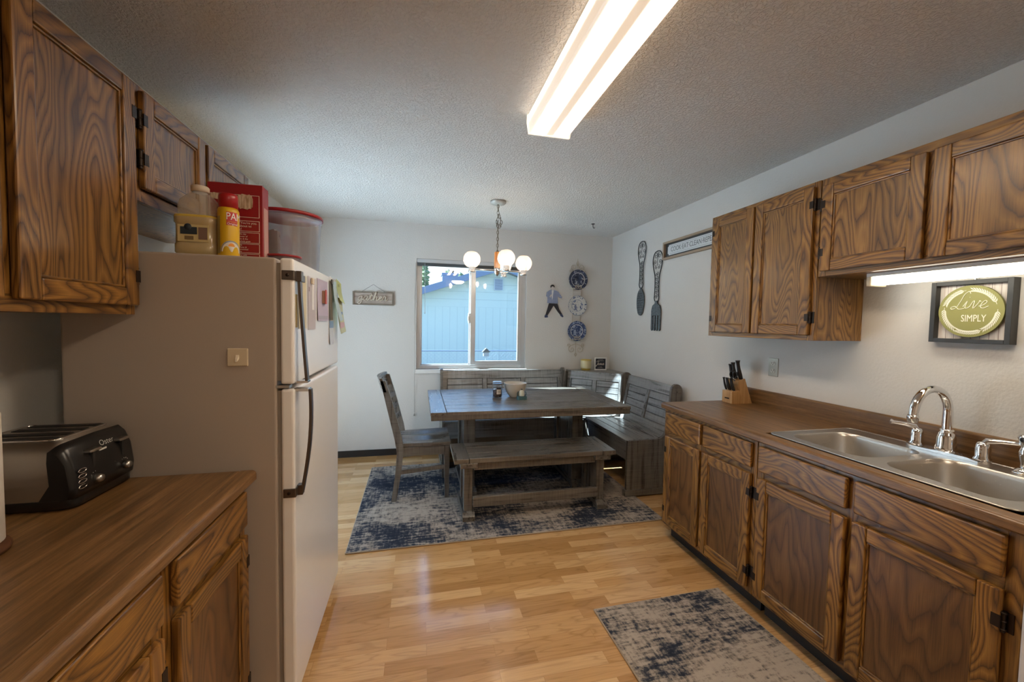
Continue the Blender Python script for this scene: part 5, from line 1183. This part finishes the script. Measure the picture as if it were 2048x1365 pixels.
# ================================================================== RIGHT WALL DECOR
IRON = N('galvanised_dark_iron'); IRON.set(col=IRON.ramp(IRON.noise(IRON.coord(), 60, 3), [(.3, (.07, .085, .095)), (.7, (.17, .195, .21))]), rough=.45, metal=.55); IRON = IRON.m
IRB = plain('black_wrought_wire', (.03, .033, .036), .45, .6)
def ywall(y, z, x=-.012): return (x, y, z)
def utensil(name, label, yc, ztop, L, head, hw):
    """wall art: y grows away from the viewer, so shapes use y as the horizontal axis"""
    t = thing(name, label, 'wall decoration', (0, yc, ztop - L))
    hz = ztop - L * .625      # bottom of the openwork handle
    pr = [(0, ztop), (.6, ztop - .012), (.95, ztop - .055), (1.0, ztop - .11), (.80, ztop - .17), (.48, ztop - .24), (.42, ztop - .34), (.46, hz + .06), (.50, hz + .03), (.30, hz), (0, hz - .006)]
    rt = crom([(-.014, yc + p[0] * hw, p[1]) for p in pr], 5); lt = crom([(-.014, yc - p[0] * hw, p[1]) for p in pr], 5)
    part('handle_outline', B().tube(rt, .0046, 7).tube(lt, .0046, 7), IRB, t)
    b = B(); r = .0022
    def sp_(cy, cz, r0, turns, a0, sgn): 
        n = 18; return [(-.014, cy + r0 * (1 - .85 * q / n) * math.cos(a0 + sgn * turns * 2 * PI * q / n), cz + r0 * (1 - .85 * q / n) * math.sin(a0 + sgn * turns * 2 * PI * q / n)) for q in range(n + 1)]
    for s in (-1, 1):
        b.tube(sp_(yc + s * hw * .38, ztop - .045, hw * .36, 1.3, PI / 2, s), r, 5); b.tube(sp_(yc + s * hw * .55, ztop - .105, hw * .34, 1.4, -PI / 2, s), r, 5)
        b.tube(sp_(yc + s * hw * .28, ztop - .155, hw * .28, 1.2, PI / 2, -s), r, 5)
    b.tube([(-.014, yc, ztop - .01), (-.014, yc, ztop - .06), (-.014, yc + .006, ztop - .10), (-.014, yc, ztop - .14)], r, 5)
    z = ztop - .21; i = 0
    while z > hz + .03:
        s = 1 if i % 2 else -1
        b.tube(sp_(yc + s * hw * .10, z, hw * .27, 1.2, 0, s), r * .9, 5); z -= .021; i += 1
    part('scrollwork', b, IRB, t)
    return t, hz
t, hz = utensil('wall_knife', 'large openwork metal butter knife hanging on the right wall', -.676, 2.284, .752, 0, .072)
pts = [(0, hz + .004), (.30, hz - .02), (.70, hz - .045), (.98, hz - .10), (1.0, hz - .16), (.9, hz - .21), (.62, 1.555), (.25, 1.534), (-.15, 1.531), (-.6, 1.56), (-.9, 1.62), (-1.0, hz - .14), (-.85, hz - .07), (-.35, hz - .02)]
pts = crom([(p[0] * .066 - .676, p[1], 0) for p in pts], 3, True)
bl_ = part('blade', B().prism([(p.x, p.y) for p in pts], -.020, -.008, 'x'), IRON, t, bevel=.003)
b = B()
for i in range(9):
    for j in range(-3, 4):
        y = -.676 + j * .016; z = hz - .06 - i * .024
        if abs(j) < 3 or 1 < i < 7: b.lathe([(0, 0), (.0042, 0), (.002, -.0016), (0, -.002)], (-.0201, y, z), 6, 'x')
part('hammered_dots', b, IRB, bl_)
t, hz = utensil('wall_fork', 'large openwork metal fork hanging on the right wall', -.958, 2.140, .765, 0, .076)
fz0 = 1.377; hp = [(-.012, hz + .004), (-.020, hz - .018), (-.060, hz - .045), (-.074, hz - .09)]
tines = []
w_ = .148; tw = .023; gap = (w_ - 4 * tw) / 3; ztine = hz - .135
L_pts = [(-.012, hz + .004), (-.022, hz - .022), (-.058, hz - .042), (-.074, hz - .085)]
poly = [(-.958 + p[0], p[1]) for p in L_pts]
for i in range(4):
    y0 = -.958 - w_ / 2 + i * (tw + gap)
    poly += [(y0, fz0 + .012), (y0 + tw * .35, fz0), (y0 + tw * .75, fz0 + .004), (y0 + tw, fz0 + .02)]
    poly += [(y0 + tw, ztine - .006)] + ([(y0 + tw + gap / 2, ztine)] if i < 3 else []) + ([(y0 + tw + gap, ztine - .006)] if i < 3 else [])
poly = poly[:-1] + [(-.958 - p[0], p[1]) for p in L_pts[::-1]]
part('fork_head', B().prism(poly, -.020, -.008, 'x'), IRON, t, bevel=.002)
# long sign
cs = thing('wall_sign', 'long framed sign reading COOK EAT CLEAN REPEAT between the metal fork and the wall cabinet', 'sign', (-.01, -1.45, 2.04))
sy0, sy1, sz0, sz1 = -1.838, -1.056, 2.036, 2.196
FRO = plain('natural_frame_wood', (.36, .27, .19), .6)
b = B().box(-.030, -.001, sy0, sy0 + .018, sz0, sz1).box(-.030, -.001, sy1 - .018, sy1, sz0, sz1).box(-.030, -.001, sy0 + .018, sy1 - .018, sz0, sz0 + .018).box(-.030, -.001, sy0 + .018, sy1 - .018, sz1 - .018, sz1)
part('frame', b, FRO, cs)
part('backing', B().box(-.008, -.001, sy0 + .018, sy1 - .018, sz0 + .018, sz1 - .018), plain('sign_backing_charcoal', (.045, .048, .05), .6), cs)
my, mz, hl_, hh_ = (sy0 + sy1) / 2, (sz0 + sz1) / 2, .335, .046; nr = .016; pts = []
for cy_, cz_, a0 in ((1, 1, PI), (-1, 1, 1.5 * PI), (-1, -1, 0), (1, -1, PI / 2)):
    for q in range(6):
        a = a0 + (q / 5) * PI / 2 if False else None
    seq = [(cy_ * hl_, cz_ * (hh_ - nr)), (cy_ * (hl_ - nr * .75), cz_ * (hh_ - nr * .75)), (cy_ * (hl_ - nr), cz_ * hh_)]
    if cy_ * cz_ < 0: seq = seq[::-1]
    pts += seq
part('plaque', B().prism([(my + p[0], mz + p[1]) for p in pts], -.013, -.0082, 'x'), plain('plaque_white', (.62, .64, .65), .5), cs)
b = B(); text_into(b, 'COOK·EAT·CLEAN·REPEAT', .060, lambda x, y, z: (-.0132 - z, my - x, mz + y), 0, .0002, sxy=(.80, 1))
for zz in (-.034, .034): b.box(-.0136, -.0131, my - .30, my + .30, mz + zz - .0007, mz + zz + .0007)
part('lettering', b, plain('sign_letters_grey', (.12, .13, .14), .6), cs)
# Live SIMPLY picture
ls = thing('framed_sign', 'black framed sign with a green oval reading Live SIMPLY above the sink', 'sign', (-.02, -3.212, 1.378))
py0, py1, pz0, pz1 = -3.338, -3.088, 1.378, 1.636
w_ = .017; b = B().box(-.040, -.001, py0, py0 + w_, pz0, pz1).box(-.040, -.001, py1 - w_, py1, pz0, pz1).box(-.040, -.001, py0 + w_, py1 - w_, pz0, pz0 + w_).box(-.040, -.001, py0 + w_, py1 - w_, pz1 - w_, pz1)
part('frame', b, plain('black_distressed_frame', (.022, .022, .022), .5), ls, bevel=.0012)
k = N('whitewashed_planks'); v = k.coord(rnd=False); s5 = k.n('ShaderNodeSeparateXYZ'); k.l(v, s5.inputs[0])
gp = k.math('LESS_THAN', k.math('FRACT', k.math('MULTIPLY', s5.outputs['Y'], 1 / .027)), .05)
pc = k.ramp(k.noise(k.coord((20, 90, 9), False), 1, 3, .6), [(.3, (.52, .44, .40)), (.55, (.66, .61, .57))])
k.set(col=k.mix(gp, pc, (.12, .08, .06)), rough=.7)
part('plank_backing', B().box(-.012, -.001, py0 + w_, py1 - w_, pz0 + w_, pz1 - w_), k.m, ls)
oy, oz, oa, ob = (py0 + py1) / 2, (pz0 + pz1) / 2 + .002, .101, .106
ov = part('oval_plaque', B().prism([(oy + oa * math.cos(a), oz + ob * math.sin(a)) for a in [q / 56 * 2 * PI for q in range(56)]], -.030, -.019, 'x'), plain('olive_green', (.235, .225, .07), .6), ls)
part('oval_spacer', B().box(-.019, -.0121, oy - .05, oy + .05, oz - .05, oz + .05), BLACKM, ls)
b = B(); XT = -.0302
def PL(y, z, d=0): return (XT - d, oy - y, oz + z)      # y to the viewer's right
cursive(b, 'Live', -.052, .012, .030, lambda u, w, d: PL(u, w, d), .0013, slant=.25)
text_into(b, 'SIMPLY', .040, lambda x, y, z: PL(x + .012, y - .030, z), 0, .0005, sxy=(.62, 1.0))
for (a0, a1, sg) in ((.30, 1.45, 1), (1.75, 2.75, 1), (2.95, 4.05, 1), (4.3, 5.25, -1), (5.35, 6.35, -1)):
    n = 12; st_p = []
    for q in range(n + 1):
        a = a0 + (a1 - a0) * q / n; rx, rz_ = .082, .087; st_p.append((rx * math.cos(a), rz_ * math.sin(a), a))
    b.tube([PL(p[0], p[1], .0004) for p in st_p], .0009, 5)
    for q in range(1, n + 1):
        p = st_p[q] if sg > 0 else st_p[n - q]; ta = p[2] + PI / 2 * sg
        for s in (-1, 1):
            la = ta + s * .55; L = .017; c0 = Vector((p[0], p[1])); d = Vector((math.cos(la), math.sin(la))); nn2 = Vector((-d.y, d.x)); 
            q1 = c0 + d * L * .5 + nn2 * .0022; q2 = c0 + d * L; q3 = c0 + d * L * .5 - nn2 * .0022
            b.add([PL(c0.x, c0.y, .0004), PL(q1.x, q1.y, .0004), PL(q2.x, q2.y, .0004), PL(q3.x, q3.y, .0004)], [(0, 1, 2, 3)])
part('lettering_and_wreath', b, plain('cream_paint', (.72, .70, .58), .6), ov)
part('hanging_nail', B().tube([(-.001, oy, pz1 + .006), (-.012, oy, pz1 + .006)], .003, 6).tube([(-.006, oy + .006 * math.cos(a), pz1 + .006 + .006 * math.sin(a)) for a in [q / 10 * 2 * PI for q in range(10)]], .001, 5, closed=True), BRUSH, ls)

# ================================================================== TABLE THINGS
zt = .765
jr = thing('storage_jar', 'clear glass jar half filled with brown contents on the dining table', 'jar', (-1.545, -.925, zt))
JG = glassmat('jar_glass', (.88, .92, .95), 1.6, .03)
jx, jy = -1.545, -.925
part('glass_body', B().lathe([(0, zt + .0008), (.040, zt + .0008), (.043, zt + .006), (.043, zt + .118), (.040, zt + .126), (.0375, zt + .126), (.040, zt + .116), (.040, zt + .008), (0, zt + .006)], (jx, jy, 0), 32), JG, jr)
part('lid', B().lathe([(0, zt + .1265), (.041, zt + .1265), (.043, zt + .130), (.043, zt + .140), (.038, zt + .145), (0, zt + .146)], (jx, jy, 0), 32), glassmat('lid_glass', (.75, .80, .86), 3.0, .1), jr)
CON = N('brown_chunks'); CON.set(col=CON.ramp(CON.noise(CON.coord(), 90, 3), [(.35, (.06, .025, .018)), (.6, (.22, .10, .06)), (.75, (.5, .4, .3))]), rough=.7)
cc = tag(part('tea_contents', B().lathe([(0, zt + .007), (.0385, zt + .008), (.0385, zt + .066), (.02, zt + .074), (0, zt + .070)], (jx, jy, 0), 26), CON.m), 'brown chunky contents filling the lower half of the glass jar', 'jar contents'); cc['kind'] = 'stuff'
b = B()
def jl(x0, x1, z0, z1, mi, l):
    for i in range(6):
        xa, xb_ = x0 + (x1 - x0) * i / 6, x0 + (x1 - x0) * (i + 1) / 6; r = .0434 + l
        f = lambda x, z: (jx + r * math.cos(-PI / 2 + .15 + x / .0434), jy + r * math.sin(-PI / 2 + .15 + x / .0434), zt + z)
        b.add([f(xa, z0), f(xb_, z0), f(xb_, z1), f(xa, z1)], [(0, 1, 2, 3)], mi, True)
jl(-.020, .020, .036, .094, 0, 0); jl(-.020, .020, .078, .094, 1, .0003)
for z_ in (.047, .055, .063): jl(-.012, .012, z_, z_ + .002, 1, .0003)
part('jar_label', b, [plain('jar_label_cream', (.66, .58, .50), .6), plain('jar_label_dark', (.03, .025, .03), .5)], jr)
bx, by = -1.378, -.905
bw = thing('serving_bowl', 'cream ceramic bowl of small rounded pieces on the dining table', 'bowl', (bx, by, zt))
part('bowl_body', B().lathe([(0, zt + .0008), (.050, zt + .0008), (.052, zt + .008), (.078, zt + .040), (.096, zt + .085), (.102, zt + .122), (.1035, zt + .126), (.100, zt + .127), (.096, zt + .118), (.088, zt + .085), (.070, zt + .042), (.045, zt + .018), (0, zt + .014)], (bx, by, 0), 44), plain('cream_stoneware', (.60, .53, .44), .4), bw)
EGG = plain('pale_egg', (.68, .58, .50), .55); EGG2 = plain('brown_egg', (.55, .33, .22), .5)
for i, (dx, dy, dz, m, lb) in enumerate(((-.045, -.01, .088, EGG, 'pale rounded piece at the left in the cream bowl'), (.0, .035, .090, EGG2, 'brown rounded piece at the back of the cream bowl'), (.045, .0, .092, EGG, 'pale rounded piece at the right in the cream bowl'), (.0, -.035, .088, EGG, 'pale rounded piece at the front of the cream bowl'), (.01, .0, .055, EGG2, 'brown rounded piece underneath the others in the cream bowl'))):
    t = math.atan2(dy, dx); b = B().lathe([(0, -.030)] + [(.0215 * math.cos(a) * (1 - .1 * math.sin(a)), .029 * math.sin(a)) for a in [-PI / 2 + q / 10 * PI for q in range(1, 10)]] + [(0, .030)], (0, 0, 0), 18, 'x')
    b.rot(Matrix.Rotation(t + .6 + i, 3, 'Z')); b.v = [(v_[0] + bx + dx, v_[1] + by + dy, v_[2] + zt + dz) for v_ in b.v]
    tag(part('bowl_filler', b, m), lb, 'ornament', 'rounded pieces in the cream bowl')
mx_, my_ = -1.352, -1.045
tn = thing('napkin_holder', 'teal metal holder cradling a small cream bottle in front of the bowl', 'holder', (mx_, my_, zt))
TEAL = plain('teal_enamel', (.075, .17, .20), .4, .3)
part('tray', B().prism(rrect(mx_ - .043, mx_ + .043, my_ - .026, my_ + .026, .012, 4), zt + .0006, zt + .030, 'z'), TEAL, tn, bevel=.003)
b = B()
for s in (-1, 1): b.tube([(mx_ + s * .034, my_ + .0, zt + .03), (mx_ + s * .040, my_, zt + .05), (mx_ + s * .034, my_, zt + .068), (mx_ + s * .024, my_, zt + .066)], .0035, 7)
part('side_loops', b, TEAL, tn)
sh_ = thing('salt_shaker', 'small cream bottle standing in the teal holder in front of the bowl', 'shaker', (mx_, my_, zt + .0305))
part('bottle', B().lathe([(0, zt + .0305), (.020, zt + .0305), (.022, zt + .035), (.022, zt + .070), (.014, zt + .080), (.011, zt + .084), (0, zt + .085)], (mx_, my_, 0), 24), plain('cream_bottle', (.66, .64, .52), .4), sh_)
part('lid', B().lathe([(0, zt + .0852), (.009, zt + .0852), (.009, zt + .090), (0, zt + .092)], (mx_, my_, 0), 16), BLACKM, sh_)
